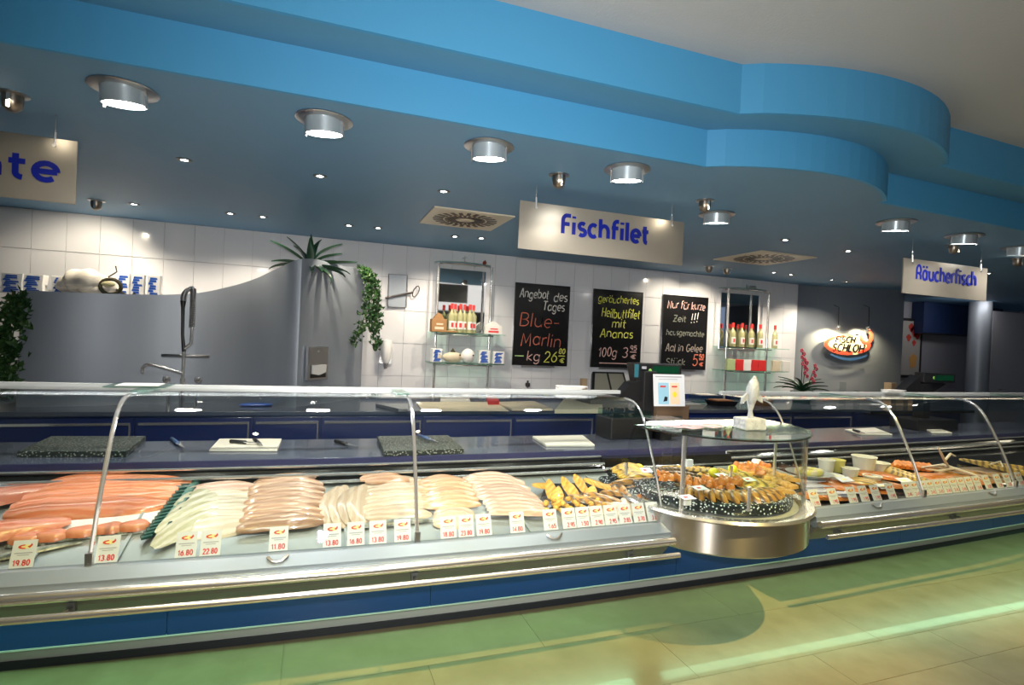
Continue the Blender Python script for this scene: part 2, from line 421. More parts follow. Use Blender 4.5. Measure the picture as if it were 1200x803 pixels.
# ceilings: low blue slab, mid step, high white ceiling
def edge(off):
    """plan outline of the step: straight, kink, bulge, notch, straight"""
    y0 = 2.53-off
    pts = [(-3.4, y0+.03), (2.0, y0)]
    cx, R_ = 2.71, 1.22+off*.35
    for i in range(1, 17):
        t = i/16; x = 2.0+t*(1.44+off*.75); yy = y0-.215*math.sin(PI*min(1, t*1.0))**.8
        if t > .5: yy = y0-.215+((t-.5)/.5)**2.2*.24
        pts.append((x, yy))
    pts.append((pts[-1][0]+.005, 2.60-off)); pts.append((9.5, 2.79-off)); pts.append((13.4, 2.85-off))
    return pts
Z1, Z2, Z3 = 2.60, 2.80, 3.04
def slab(name, e, z0, z1, m, back=9.4):
    mb = MB(); p = e+[(13.4, back), (-3.4, back)]; mb.prism(p, z0, z1); return struct(name, mb, m)
e1, e2 = edge(0), edge(.245)
slab('ceiling', e1, Z1, Z1+.004, paint_ceiling)
struct('trim_1', swp(e1, Z1-.001, Z2, -.02), paint_blue)
slab('ceiling_step', e2, Z2, Z2+.004, mat('mid blue soffit paint', (.09, .27, .45), .55))
struct('trim_2', swp(e2, Z2-.001, Z3+.02, -.02), paint_blue)
mbt = MB(); [mbt.tube([(a[0], a[1]-.004, Z3-.006) for a in e2], .007, 6)]
struct('trim_3', mbt, paint_trim)
struct('ceiling_hall', MB().box(-3.5, 13.5, -4, 6.5, Z3+.01, Z3+.08), paint_white)

# ================================================================== CEILING FITTINGS
def disc(mb, c, r, z, n=24): mb.lathe([(0, z), (r, z)], c, n, smooth=False)
def make_down():
    t = thing('ceiling_downlight', 'x', 'light')
    obj('flange', MB().lathe([(.088, -.001), (.128, -.001), (.131, -.006), (.125, -.010), (.088, -.010)], n=32), steel, t)
    tl = T((0, 0, -.01)) @ RX(.15) @ T((0, 0, .01))
    obj('drum', MB().lathe([(.086, .02), (.086, -.068), (.081, -.068), (.081, .02)], n=32, m=tl), drum_metal, t)
    obj('lens', MB().lathe([(0, -.062), (.081, -.062), (.081, -.059), (0, -.059)], n=24, m=tl), lamp_on, t)
    b = MB()
    for s_ in (-1, 1): b.box(s_*.090-.003, s_*.090+.003, -.006, .006, -.078, -.004, tl)
    obj('bracket', b, chrome, t); return t
D0 = make_down()
dl = [((-.802, 2.803), 'leftmost of the large round steel downlights'), ((.011, 2.769), 'second large round downlight from the left, above tap'),
      ((.822, 2.752), 'third large round downlight from left, above left air vent'), ((1.647, 2.748), 'large round downlight above the hanging sign with Fischfilet'),
      ((2.795, 3.361), 'flatter large round downlight right of the Fischfilet sign'), ((4.049, 2.902), 'large steel downlight under end of the curved blue soffit'),
      ((4.922, 2.962), 'large steel downlight above the sign with Räucherfisch'), ((5.793, 3.042), 'large steel downlight at right edge of the picture')]
for i, ((x, y), lb) in enumerate(dl):
    o = D0 if i == 0 else copy_tree(D0)
    o.location = (x, y, 2.6); o['label'] = lb; o['group'] = 'large round downlights'
    o.rotation_euler.z = math.radians(-20-3*i)
    light('downlight_bulb', 'AREA', (x, y, 2.515), 9 if x < 3 else 5, (1, .93, .82), .15, target=(x, y, 0), spread=150)
def make_small():
    t = thing('ceiling_spot', 'x', 'light')
    obj('ring', MB().lathe([(.019, -.001), (.044, -.001), (.044, -.004), (.030, -.008), (.019, -.002)], n=18), dark_body, t)
    obj('bulb', MB().lathe([(0, -.0035), (.019, -.0035), (.019, -.001), (0, -.001)], n=14), lamp_hot, t); return t
S0 = make_small()
sm = [(-.772,3.825,'small recessed halogen nearest above left worktop'),(.003,3.779,'small recessed halogen between second downlight and agave plant'),(-1.457,5.458,'small halogen at rear ceiling near left hanging sign'),
 (-.724,5.416,'small halogen at the rear above the low dip of steel panel'),(-.463,5.414,'small halogen left of the agave plant by wall'),(.277,5.38,'small halogen just right above the agave plant'),(.539,5.352,'small halogen above the hanging ivy'),
 (.808,3.746,'small recessed halogen left above the first air vent'),(1.545,5.305,'small halogen below right corner of first air vent'),(3.946,3.829,'small recessed halogen just above second air vent'),
 (4.844,3.928,'small recessed halogen right of second air vent'),(5.481,5.471,'left of two small halogens above the right glass shelf'),(5.82,5.524,'right of two small halogens above the right glass shelf'),
 (6.611,5.583,'left of two small halogens above the shop logo'),(6.898,5.597,'right of two small halogens above the shop logo'),(7.264,4.096,'small recessed halogen behind right end of Räucherfisch sign'),(1.289,5.366,'small halogen directly above left glass shelf')]
for i, (x, y, lb) in enumerate(sm):
    o = S0 if i == 0 else copy_tree(S0)
    o.location = (x, y, 2.6); o['label'] = lb; o['group'] = 'small recessed halogens'
    if y > 5:
        light('halogen', 'SPOT', (x, y, 2.575), 34 if x > .6 else 20, (1, .86, .66), .02, target=(x, 6.1, 1.3), spot=95, blend=.6)
    else: light('halogen', 'SPOT', (x, y, 2.575), 16, (1, .93, .82), .02, target=(x, y, 0), spot=80, blend=.6)
def make_eye():
    t = thing('swivel_spotlight', 'x', 'light')
    obj('ring', MB().lathe([(.040, -.001), (.062, -.001), (.062, -.005), (.040, -.009)], n=20), steel, t)
    b = MB().lathe([(.040, 0), (.040, -.035), (.034, -.062), (.018, -.078), (0, -.082)], n=18)
    obj('eyeball', b, mat('bronze steel', (.30, .26, .22), .3, 1), t)
    obj('slot', MB().box(-.006, .006, -.042, -.036, -.072, -.004), chrome, t); return t
E0 = make_eye()
ey = [(1.352,3.035,'swivel spotlight above left end of the Fischfilet sign', (1.6, 3.3, 2.3)),(2.466,3.09,'swivel spotlight beside the flatter downlight right of Fischfilet sign', (2.1, 3.3, 2.3)),
      (4.522,5.532,'left of two swivel spotlights above third chalkboard', (4.4, 6.2, 1.8)),(4.834,5.578,'right of two swivel spotlights above third chalkboard', (4.9, 6.2, 1.8)),
      (-1.303,3.096,'swivel spotlight at the upper left picture edge', (-1.2, 3.3, 2.3)),(-1.729,5.484,'swivel spotlight right below the left hanging sign', (-2.0, 6.2, 1.9)),
      (5.265,3.247,'swivel spotlight between two downlights above Räucherfisch sign', (5.2, 3.35, 2.3)),(6.41,3.376,'swivel spotlight at the right picture edge', (5.6, 3.3, 2.3))]
for i, (x, y, lb, tg) in enumerate(ey):
    o = E0 if i == 0 else copy_tree(E0)
    o.location = (x, y, 2.6); o['label'] = lb; o['group'] = 'swivel ceiling spotlights'
    light('swivel_bulb', 'SPOT', (x, y-.065 if y < 4 else y+.06, 2.55), 1.6 if y < 4 else 30, (1, .86, .64), .02, target=tg, spot=100, blend=.7)
# air vents: square plate with swirl of slots
def vent(x0, x1, y0, y1, lb):
    c = Vector(((x0+x1)/2, (y0+y1)/2, 2.6)); t = thing('air_vent', lb, 'vent', c, 'square ceiling air vents')
    obj('plate', MB().box(x0, x1, y0, y1, 2.588, 2.6), mat('vent cream metal', (.62, .56, .44), .45), t, bevel=.002)
    W_ = (x1-x0)/2
    for k in range(24):
        a = 2*PI*k/24; mb = MB()
        for r0, r1, w_ in ((.24, .52, .012), (.56, .82, .016)):
            aa = a if r0 < .5 else a+PI/24
            m = T((c.x, c.y, 0)) @ RZ(aa)
            mb.box(r0*W_, r1*W_, -w_, w_, 2.5855, 2.5885, m @ RZ(.0))
        obj('slot', mb, black, t)
    obj('hub', MB().lathe([(0, 2.580), (.05, 2.582), (.055, 2.588)], (c.x, c.y, 0), 16), MAT['vent cream metal'], t)
vent(.84, 1.50, 4.20, 4.86, 'left square air vent with swirl slots above shelves')
vent(4.18, 4.92, 4.34, 5.05, 'right square air vent with swirl slots above second shelf')
# hanging signs
def sign(x0, x1, y, z0, z1, lb, txt, tx0, tx1, xh, tz, rods, tk=.026):
    t = thing('hanging_sign', lb, 'sign', ((x0+x1)/2, y, z0), 'hanging department signs')
    obj('panel', MB().box(x0, x1, y, y+.012, z0, z1), sign_metal, t, bevel=.001)
    for rx in rods:
        r = obj('rod', MB().tube([(rx, y+.006, z1-.02), (rx, y+.006, 2.6)], .004, 8), chrome, t)
        obj('clamp', MB().tube([(rx, y-.006, z1-.035), (rx, y+.006, z1-.035), (rx, y+.006, z1+.03)], .008, 8), steel, r)
    L = lettering(MB(), txt, tx0, tz, tx1-tx0, xh, tk, T((0, y-.0005, 0)), gap=.2, depth=.002)
    lettering(L, txt, tx0, tz, tx1-tx0, xh, tk, T((0, y+.0145, 0)), gap=.2, depth=.002)
    obj('lettering', L, sign_blue, t)
sign(-2.38, -1.128, 3.3, 2.172, 2.482, 'champagne hanging sign ending in hte at left edge', 'hte', -1.40-.13, -1.195, .080, 2.275, (-1.22, -2.28))
sign(1.208, 2.463, 3.3, 2.182, 2.49, 'champagne hanging sign reading Fischfilet above chalkboards', 'Fischfilet', 1.505, 2.17, .080, 2.31, (1.32, 2.36))
sign(4.722, 5.83, 3.3, 2.142, 2.445, 'champagne hanging sign reading Räucherfisch at the right', 'Räucherfisch', 4.88, 5.67, .080, 2.275, (4.83, 5.74), tk=.021)
# ================================================================== BACK OF THE SHOP
# navy base cabinets under the rear worktop
def cabinet(x0, x1, y0, y1, zt, lb, doors=1, grp='navy base cabinets along the back wall', bar=True):
    t = thing('base_cabinet', lb, 'cabinet', ((x0+x1)/2, (y0+y1)/2, 0), grp)
    obj('body', MB().box(x0, x1, y0+.02, y1, .08, zt), navy, t)
    obj('plinth', MB().box(x0, x1, y0+.06, y1, 0, .08), black, t)
    wd = (x1-x0)/doors
    for i in range(doors):
        a = x0+i*wd+.006; b = a+wd-.012
        d = obj('door', MB().box(a, b, y0, y0+.02, .10, zt-.02), navy, t, bevel=.002)
        if bar: obj('handle', MB().box(a+.02, b-.02, y0-.012, y0, zt-.075, zt-.055).box(b-.03, b-.018, y0-.012, y0, zt-.46, zt-.075), chrome, d)
    return t
xs = [(-2.3,-1.3,'far left navy base cabinet behind left counter'),(-1.3,-.45,'second navy base cabinet from left, below the tap'),(-.45,.1,'narrow navy base cabinet in front of the steel panel corner'),
      (.1,1.0,'navy base cabinet behind the middle speckled board'),(1.0,1.9,'navy base cabinet under the large cream cutting sheet'),(1.9,2.8,'navy base cabinet left behind the scale'),
      (2.8,3.7,'navy base cabinet right of the scale'),(3.7,4.6,'navy base cabinet below the third chalkboard'),(4.6,5.5,'navy base cabinet left of the orchid'),(5.5,6.5,'rightmost navy base cabinet by steel wall')]
for a, b, lb in xs: cabinet(a, b, 5.10, 6.2, .865, lb)
wt = thing('rear_worktop', 'long grey blue rear worktop on the navy cabinets', 'worktop', (2, 5.6, .865))
obj('slab', MB().box(-2.3, 6.6, 5.07, 6.245, .865, .90), worktop, wt, bevel=.004)
obj('upstand', MB().box(-2.3, 6.6, 6.225, 6.246, .90, .96), navy, wt)
# steel splash panel, a folded sheet with a wavy top
def interp(pts, x):
    for (a, b), (c, d) in zip(pts, pts[1:]):
        if x <= c:
            t = (x-a)/(c-a); t = max(0, min(1, t)); t2 = t*t*(3-2*t) if abs(d-b) > .05 and c-a > .4 else t
            return b+(d-b)*t
    return pts[-1][1]
plan = [(-2.16, 5.36), (-1.72, 5.44), (-1.2, 5.62), (-.9, 5.66), (-.6, 5.60), (-.30, 5.44), (-.12, 5.34), (.12, 5.60), (.36, 5.88), (.50, 6.05)]
topz = [(-2.16, 1.818), (-1.7, 1.83), (-1.28, 1.855), (-1.1, 1.878), (-.95, 1.905), (-.8, 1.95), (-.65, 2.0), (-.48, 2.07), (-.33, 2.15), (-.2, 2.215), (-.12, 2.245), (.0, 2.27), (.12, 2.265), (.28, 2.26), (.50, 2.285)]
def cr(pts, x):
    for i in range(len(pts)-1):
        if x <= pts[i+1][0]+1e-9:
            p0 = pts[max(i-1, 0)][1]; p1 = pts[i][1]; p2 = pts[i+1][1]; p3 = pts[min(i+2, len(pts)-1)][1]
            t = (x-pts[i][0])/(pts[i+1][0]-pts[i][0])
            return .5*((2*p1)+(-p0+p2)*t+(2*p0-5*p1+4*p2-p3)*t*t+(-p0+3*p1-3*p2+p3)*t**3)
    return pts[-1][1]
sp = thing('steel_splash_panel', 'brushed steel splash enclosure with wavy top behind the sink', 'splashback', (-.8, 5.6, .9))
def panel_part(xa, xb, n):
    mb = MB(); vs = []
    for i in range(n+1):
        x = xa+(xb-xa)*i/n; y = cr(plan, x) if xb <= -.11 else plan[6][1]+(x+.12)*(6.05-5.34)/.62
        z = cr(topz, x)
        vs += [(x, y, .9), (x, y, z), (x+.0, y+.02, .9), (x, y+.02, z)]
    fs = []
    for i in range(n):
        a = i*4; b = a+4
        fs += [(a, b, b+1, a+1), (a+2, a+3, b+3, b+2), (a+1, b+1, b+3, a+3), (a, a+2, b+2, b)]
    fs += [(0, 1, 3, 2), (n*4, n*4+2, n*4+3, n*4+1)]
    mb.add(vs, fs, True); return mb
o = obj('curved_sheet', panel_part(-2.16, -.12, 40), steel_panel, sp); o.modifiers.new('e', 'EDGE_SPLIT').split_angle = 1
o = obj('folded_sheet', panel_part(-.12, .50, 14), steel_panel, sp); o.modifiers.new('e', 'EDGE_SPLIT').split_angle = 1
# ledge behind the wavy panel that carries the ornaments
mb = MB(); mb.prism([(-2.16, 5.40), (-1.2, 5.70), (-.9, 5.73), (-.6, 5.68), (-.3, 5.55), (-.12, 5.43), (.46, 6.09), (.46, 6.24), (-2.16, 6.24)], 1.76, 1.80)
obj('top_shelf', mb, steel, sp)
# paper towel dispenser let into the folded sheet
ang = math.atan2(.71, .62)
mD = T((.03, 5.50, 1.14)) @ RZ(ang)
td = thing('towel_dispenser', 'steel paper towel dispenser on the folded steel sheet', 'dispenser', (.03, 5.5, 1.14))
obj('box', MB().box(-.13, .14, -.035, .0, 0, .31, mD), steel, td, bevel=.004)
obj('opening', MB().box(-.10, .11, -.038, -.03, .02, .14, mD), black, td)
obj('paper_towel', MB().prism([(-.09, .14), (-.09, .06), (.0, .045), (.09, .07), (.10, .14)], -.055, -.036, 'y', mD), paper, td)
obj('lock', MB().sphere((0,0,0), .008, 8, 5, mat=mD @ T((0, -.036, .27))), chrome, td)
# tap with spray hose
fx, fy = -1.0, 5.22
tp = thing('spray_tap', 'tall chrome spray tap with coiled hose and side spout', 'tap', (fx, fy, .9))
obj('body', MB().tube([(fx, fy, .90), (fx, fy, 1.16)], .022, 12).tube([(fx-.13, fy, 1.07), (fx+.13, fy, 1.07)], .016, 10).tube([(fx-.10, fy, .90), (fx-.10, fy, 1.07)], .014, 8).tube([(fx+.10, fy, .90), (fx+.10, fy, 1.07)], .014, 8), chrome, tp)
for s_ in (-1, 1):
    obj('valve_knob', MB().lathe([(0, .03), (.028, .03), (.032, .0), (.018, -.02), (0, -.02)], (fx+s_*.115, fy-.01, 1.14), 12), chrome, tp)
    
obj('spout', MB().tube([(fx, fy, 1.20), (fx-.10, fy-.02, 1.235), (fx-.20, fy-.05, 1.27), (fx-.25, fy-.06, 1.275), (fx-.275, fy-.06, 1.24), (fx-.275, fy-.06, 1.20)], .013, 10), chrome, tp)
obj('lever', MB().tube([(fx-.16, fy, 1.345), (fx+.19, fy, 1.345)], .012, 8), steel, tp)
obj('riser', MB().tube([(fx, fy, 1.16), (fx, fy, 1.40), (fx+.05, fy, 1.45), (fx+.055, fy, 1.60)], .014, 10), chrome, tp)
hp = []
for i in range(60):
    t = i/59
    hp.append((fx+.05+ (-.035)*(1-math.cos(PI*min(1, max(0, (t-.45)/.5)))) - .0, fy, 1.58+.33*math.sin(PI*.5*min(1, t/.6)) if t < .6 else 1.91-.11*((t-.6)/.4)**1.6))
hose = MB().tube(hp, .015, 8)
coil = []
for i in range(420):
    t = i/419; k = t*59; j = int(min(58, k)); q = Vector(hp[j]).lerp(Vector(hp[j+1]), k-j)
    coil.append(q+Vector((.021*math.cos(i*.9), .021*math.sin(i*.9), 0)))
obj('hose', hose, chrome, tp); obj('coil_spring', MB().tube(coil, .004, 4), steel, tp)
obj('spray_head', MB().tube([hp[-1], (hp[-1][0], fy, 1.74), (hp[-1][0]+.005, fy, 1.52), (fx, fy, 1.38)], [.022, .014, .012, .016], 10), black, tp)
# things on the ledge
def packet(x, y, z, w_, h, lb, name='packet', d=.05, m=None, rz=0, blue=True, grp=None):
    t = thing(name, lb, 'packet', (x, y, z), grp)
    mm = T((x, y, z)) @ RZ(rz)
    pts = [(-w_/2, 0), (w_/2, 0), (w_/2*.94, h*.5), (w_/2*1.03, h), (-w_/2*1.03, h), (-w_/2*.94, h*.5)]
    obj('bag', MB().prism(pts, -d/2, d/2, 'y', mm), m or white, t, bevel=.004)
    if blue:
        b = MB()
        for i in range(9):
            a = -w_*.42+w_*.055*(i % 3)+random.uniform(0, .03)*w_; z_ = h*(.06+.095*i); e_ = w_*random.uniform(.15, .40)-(w_*.2 if i in (3, 6) else 0)
            b.prism([(a, z_), (e_, z_+h*.01), (e_-w_*.05, z_+h*.085), (a+w_*.03, z_+h*.09)], -d/2-.002, -d/2, 'y', mm)
        obj('print', b, mat('packet blue', (.02, .09, .42), .4) if 'packet blue' not in MAT else MAT['packet blue'], t)
    return t
for x, lb in ((-2.36, 'blue white packet at far left, half behind ivy'), (-2.22, 'second blue white packet left of seashell'), (-2.02, 'third blue white packet touching seashell')):
    packet(x, 5.75, 1.80, .15, .17, lb, rz=-.1, d=.08)
for x, lb in ((-1.60, 'left of three tall blue printed packets on ledge'), (-1.49, 'middle of three tall blue printed packets on ledge'), (-1.365, 'right of three tall blue printed packets on ledge')):
    packet(x, 5.80, 1.80, .10, .235, lb, d=.07)
shellm = mat('pearly shell', (.70, .66, .58), .3, noise=(7, (.50, .48, .46), .4, .65), stretch=(1, 4, 6))
t = thing('seashell', 'big pale conch shell lying on the steel ledge', 'shell', (-1.86, 5.7, 1.8))
mb = MB(); pts = []; rs = []
for i in range(26):
    u = i/25; pts.append((-2.06+.46*u, 5.7+.03*math.sin(9*u), 1.87+.10*math.sin(PI*u)*.7)); rs.append(.012+.095*math.sin(PI*u**.75)**.8*(1+.10*math.sin(26*u)))
obj('shell_body', mb.tube(pts, rs, 16), shellm, t)
obj('shell_lip', MB().sphere((-1.78, 5.63, 1.865), .07, 12, 8, (1.6, .5, .55)), shellm, t)
t = thing('ornament_wreath', 'small dark wreath of twigs with cream bow beside shell', 'ornament', (-1.64, 5.62, 1.8))
obj('wreath', MB().tube([(-1.64+.075*math.cos(a/8*PI), 5.60, 1.90+.065*math.sin(a/8*PI)) for a in range(17)], .016, 6).tube([(-1.66, 5.6, 1.98), (-1.60, 5.6, 2.03), (-1.61, 5.6, 2.08)], .006, 5).tube([(-1.60, 5.6, 1.88), (-1.50, 5.6, 1.82), (-1.46, 5.6, 1.86)], .01, 5), mat('dark twig', (.05, .045, .02), .7), t)
obj('bow', MB().sphere((-1.65, 5.575, 1.92), .035, 10, 6, (1.5, .5, .7)), mat('cream ribbon', (.65, .6, .35), .6), t)
# plants
leaf_g = mat('agave green', (.010, .045, .018), .4, noise=(12, (.02, .075, .035), .3, .7)); ivy_g = mat('ivy green', (.012, .055, .012), .5, noise=(20, (.05, .13, .025), .45, .65))
ag = thing('agave_plant', 'spiky dark green agave standing on peak of steel panel', 'plant', (-.05, 5.72, 1.80))
obj('pot', MB().lathe([(0, 0), (.10, 0), (.13, .38), (.12, .38), (.11, .34), (0, .34)], (-.05, 5.72, 1.80), 18), mat('clay pot', (.2, .12, .08), .8), ag)
def blade(b, c, az, el, L, w_, droop, tw=0):
    pts = []; n = 8
    for i in range(n+1):
        u = i/n; e = el-droop*u*u; 
        d = L*u
        r = d*math.cos(e); z = d*math.sin(el)-droop*.45*L*u*u
        pts.append((Vector((c[0]+math.cos(az)*r, c[1]+math.sin(az)*r, c[2]+z)), w_*(1-u**2.2)*(.75+.6*u*(1-u)*2)))
    s_ = Vector((-math.sin(az), math.cos(az), 0)); vs = []
    for p, ww in pts:
        vs += [p-s_*ww+Vector((0, 0, ww*.4)), p+Vector((0, 0, -ww*.2)), p+s_*ww+Vector((0, 0, ww*.4)), p+Vector((0, 0, -ww*.2-.008))]
    fs = []
    for i in range(n):
        a = i*4; q = a+4
        fs += [(a, a+1, q+1, q), (a+1, a+2, q+2, q+1), (a+2, a+3, q+3, q+2), (a+3, a, q, q+3)]
    b.add(vs, fs, True)
specs = [(2.75, 1.05, .36, .2), (2.6, .35, .42, .5), (3.0, .2, .42, .7), (3.3, -.1, .36, .9), (3.6, .1, .40, 1.0), (3.9, -.1, .33, .8), (4.4, .1, .30, .9), (4.8, .15, .34, 1.1), (5.2, .1, .3, .8),
         (5.6, -.1, .38, .8), (6.0, .15, .42, .6), (.15, .35, .44, .3), (.0, .12, .42, .8), (.8, .5, .36, .4), (1.2, 1.25, .40, .4), (.3, 1.15, .38, .5), (1.6, 1.5, .36, .2), (2.2, .9, .34, .3), (4.5, 1.4, .28, .1), (3.1, .75, .40, .3), (0.0, .9, .30, .6)]
for az, el, L, dr in specs:
    b = MB(); blade(b, (-.05, 5.60, 2.21), az, el, L, .036, dr); obj('leaf', b, leaf_g, ag)
def ivy(name, lb, strands, n, size, pot=None, spread=.05):
    t = thing(name, lb, 'plant', strands[0][0])
    for s_ in strands:
        obj('stem', MB().tube(s_, .004, 5), MAT.get('ivy stem') or mat('ivy stem', (.06, .07, .02), .7), t)
    mb = MB()
    for i in range(n):
        s_ = random.choice(strands); k = random.random()*(len(s_)-1); j = int(k)
        p = Vector(s_[j]).lerp(Vector(s_[min(j+1, len(s_)-1)]), k-j)+Vector((random.gauss(0, spread), random.gauss(0, spread*.6), random.gauss(0, .02)))
        m = T(p) @ Euler((random.uniform(-1, 1)-.6, random.uniform(-.8, .8), random.uniform(-.8, .8))).to_matrix().to_4x4()
        q = size*random.uniform(.7, 1.3)
        vs = [m @ Vector(v) for v in ((0, 0, 0), (q*.6, -.005, q*.25), (q*.35, 0, -q*.5), (0, .006, -q), (-q*.35, 0, -q*.5), (-q*.6, -.005, q*.25), (0, .008, -q*.3))]
        mb.add(vs, [(0, 1, 6), (1, 2, 6), (2, 3, 6), (3, 4, 6), (4, 5, 6), (5, 0, 6)])
    f = obj('foliage', mb, ivy_g, t); f['kind'] = 'stuff'
    if pot: obj('pot', MB().lathe([(0, 0), (.07, 0), (.09, .14), (0, .14)], pot, 16), MAT['clay pot'], t)
    return t
ivy('hanging_ivy', 'ivy trailing down right edge of the steel panel', [[(.44, 5.86, 2.27), (.52, 5.8, 2.2), (.53, 5.78, 1.95), (.47, 5.78, 1.7), (.40, 5.76, 1.5)], [(.46, 5.86, 2.26), (.58, 5.8, 2.12), (.62, 5.78, 1.9), (.60, 5.78, 1.68), (.62, 5.76, 1.42)], [(.46, 5.86, 2.27), (.55, 5.8, 2.1), (.56, 5.78, 1.6)]], 520, .036, pot=(.36, 6.06, 1.80), spread=.03)
ivy('hanging_ivy', 'dark ivy hanging at the extreme left edge', [[(-2.16, 5.25, 1.80), (-2.2, 5.2, 1.5), (-2.18, 5.2, 1.25), (-2.2, 5.2, 1.0)], [(-2.12, 5.27, 1.80), (-2.13, 5.2, 1.5), (-2.15, 5.2, 1.1)]], 420, .042, spread=.035)
# wall tray with loop handle, soap dispenser
t = thing('wall_mirror_tray', 'grey metal plate with a slanting loop handled rod on tiles', 'tool', (.865, 6.2, 1.9))
obj('plate', MB().box(.765, .97, 6.225, 6.245, 1.90, 2.27), steel_panel, t, bevel=.004)
obj('frame', MB().tube([(.765, 6.222, 1.90), (.97, 6.222, 1.905), (.97, 6.222, 2.27), (.765, 6.222, 2.265), (.765, 6.222, 1.90)], .007, 6), steel, t)
obj('rod', MB().tube([(.735, 6.20, 1.995), (1.03, 6.20, 2.075)], .012, 8).tube([(1.07+.03*math.cos(a/10*PI)+.02*math.sin(a/10*PI), 6.20, 2.09+.062*math.sin(a/10*PI)) for a in range(21)], .006, 6), mat('dark steel', (.2, .18, .18), .3, 1), t)
t = thing('soap_dispenser', 'white wall soap dispenser below the hanging ivy', 'dispenser', (.76, 6.19, 1.22))
obj('bottle', MB().lathe([(0, 0), (.03, 0), (.055, .05), (.06, .2), (.05, .25), (.0, .26)], (.77, 6.18, 1.28), 16), white, t)
obj('pump', MB().lathe([(0, 0), (.02, 0), (.03, .07), (0, .07)], (.77, 6.18, 1.215), 12), steel, t)
obj('bracket', MB().box(.70, .84, 6.22, 6.246, 1.27, 1.35), steel, t)
# chalkboards
def chalk(x0, lb, rows_):
    x1 = x0+.71; z0, z1 = 1.30, 2.28; y = 6.215
    t = thing('chalkboard', lb, 'chalkboard', (x0+.355, y, z0), 'chalkboards on the tiled wall')
    obj('board', MB().box(x0, x1, y, y+.018, z0, z1), mat('chalkboard black', (.008, .008, .009), .25) if 'chalkboard black' not in MAT else MAT['chalkboard black'], t)
    b = MB(); b.box(x0-.008, x0, y-.004, y+.02, z0-.008, z1+.008).box(x1, x1+.008, y-.004, y+.02, z0-.008, z1+.008).box(x0, x1, y-.004, y+.02, z1, z1+.008).box(x0, x1, y-.004, y+.02, z0-.008, z0)
    obj('frame', b, black_s, t)
    obj('bottom_clip', MB().box(x0+.12, x0+.55, y-.005, y+.03, z0-.03, z0-.012), steel, t)
    for txt, a, b_, v, xh, col, sl in rows_:
        nm = 'chalk %.2f %.2f %.2f' % col
        m = MAT.get(nm) or mat(nm, col, .9)
        L = lettering(MB(), txt, x0+a*.71, z1-v*.98, (b_-a)*.71*.97, xh, .0115, T((0, y-.0015, 0)), gap=.12, slant=.12, jitter=.12)
        obj('lettering', L, m, t)
W3 = (.75, .72, .68); Y3 = (.70, .72, .12); R3 = (.62, .16, .10); G3 = (.40, .62, .25); K3 = (.60, .38, .36); D3 = (.16, .17, .15)
chalk(2.272, 'chalkboard Angebot des Tages Blue Marlin, left of three', [('Angebot', .07, .62, .17, .070, W3, 0), ('des', .70, .97, .19, .070, W3, 0), ('Tages', .50, .93, .31, .070, W3, 0), ('Blue-', .08, .85, .53, .105, R3, 0), ('Marlin', .12, .90, .76, .10, R3, 0),
  ('-', 0, .22, .905, .02, G3, 0), ('kg', .24, .50, .95, .075, K3, 0), ('26', .56, .82, .955, .085, Y3, 0), ('80', .84, .97, .85, .04, Y3, 0), ('-', .82, .99, .885, .01, Y3, 0), ('€', .86, .97, .96, .04, Y3, 0)])
chalk(3.33, 'chalkboard offering geräuchertes Heilbuttfilet, middle of three', [('geräuchertes', .08, .95, .155, .060, Y3, 0), ('Heilbuttfilet', .16, .98, .35, .075, Y3, 0), ('mit', .38, .68, .47, .070, Y3, 0), ('Ananas', .15, .85, .61, .070, Y3, 0), ('100g', .13, .52, .86, .075, K3, 0), ('3', .62, .75, .86, .085, K3, 0), ('95', .78, .93, .77, .04, K3, 0), ('-', .76, .95, .80, .01, K3, 0), ('€', .80, .93, .88, .04, K3, 0), ('-', .05, .95, .955, .01, K3, 0)])
chalk(4.375, 'chalkboard Nur für kurze Zeit, right of three', [('Nur', .08, .33, .17, .065, K3, 0), ('für', .38, .58, .17, .065, K3, 0), ('kurze', .62, .95, .17, .065, K3, 0), ('Zeit', .22, .52, .35, .055, D3, 0), ('!!!', .62, .80, .35, .085, W3, 0), ('hausgemachte', .08, .97, .54, .050, D3, 0),
  ('Aal in Gelee', .08, .95, .76, .065, (.28, .24, .22), 0), ('Stück', .10, .55, .94, .055, D3, 0), ('5', .70, .83, .94, .10, R3, 0), ('50', .85, .97, .85, .04, R3, 0), ('-', .84, .98, .87, .01, R3, 0), ('€', .86, .97, .95, .035, R3, 0)])
# glass shelf units with arched mirror
mirror = mat('mirror glass', (.72, .74, .75), .03, 1)
botglass = glassmat('bottle glass', (.88, .93, .80)); oil = mat('pale liquid', (.55, .55, .30), .15, trans=.4)
def make_bottle():
    t = thing('bottle', 'x', 'bottle')
    obj('glass_body', MB().lathe([(0, 0), (.036, 0), (.038, .01), (.038, .19), (.030, .215), (.013, .235), (.013, .29)], n=14), oil, t)
    obj('cap', MB().lathe([(0, .325), (.017, .325), (.017, .265), (0, .265)], n=10), red, t)
    l = obj('label', MB().lathe([(.0388, .04), (.0388, .13)], n=10, a0=-2.6, a1=-.5), paper, t)
    obj('print', MB().lathe([(.0394, .06), (.0394, .11)], n=6, a0=-1.9, a1=-1.2), red, l); return t
BT = make_bottle(); bt_used = False
def bottle(x, y, z, lb, grp):
    global bt_used
    o = BT if not bt_used else copy_tree(BT); bt_used = True
    o.location = (x, y, z); o['label'] = lb; o['group'] = grp; o.rotation_euler.z = random.uniform(-.3, .3)
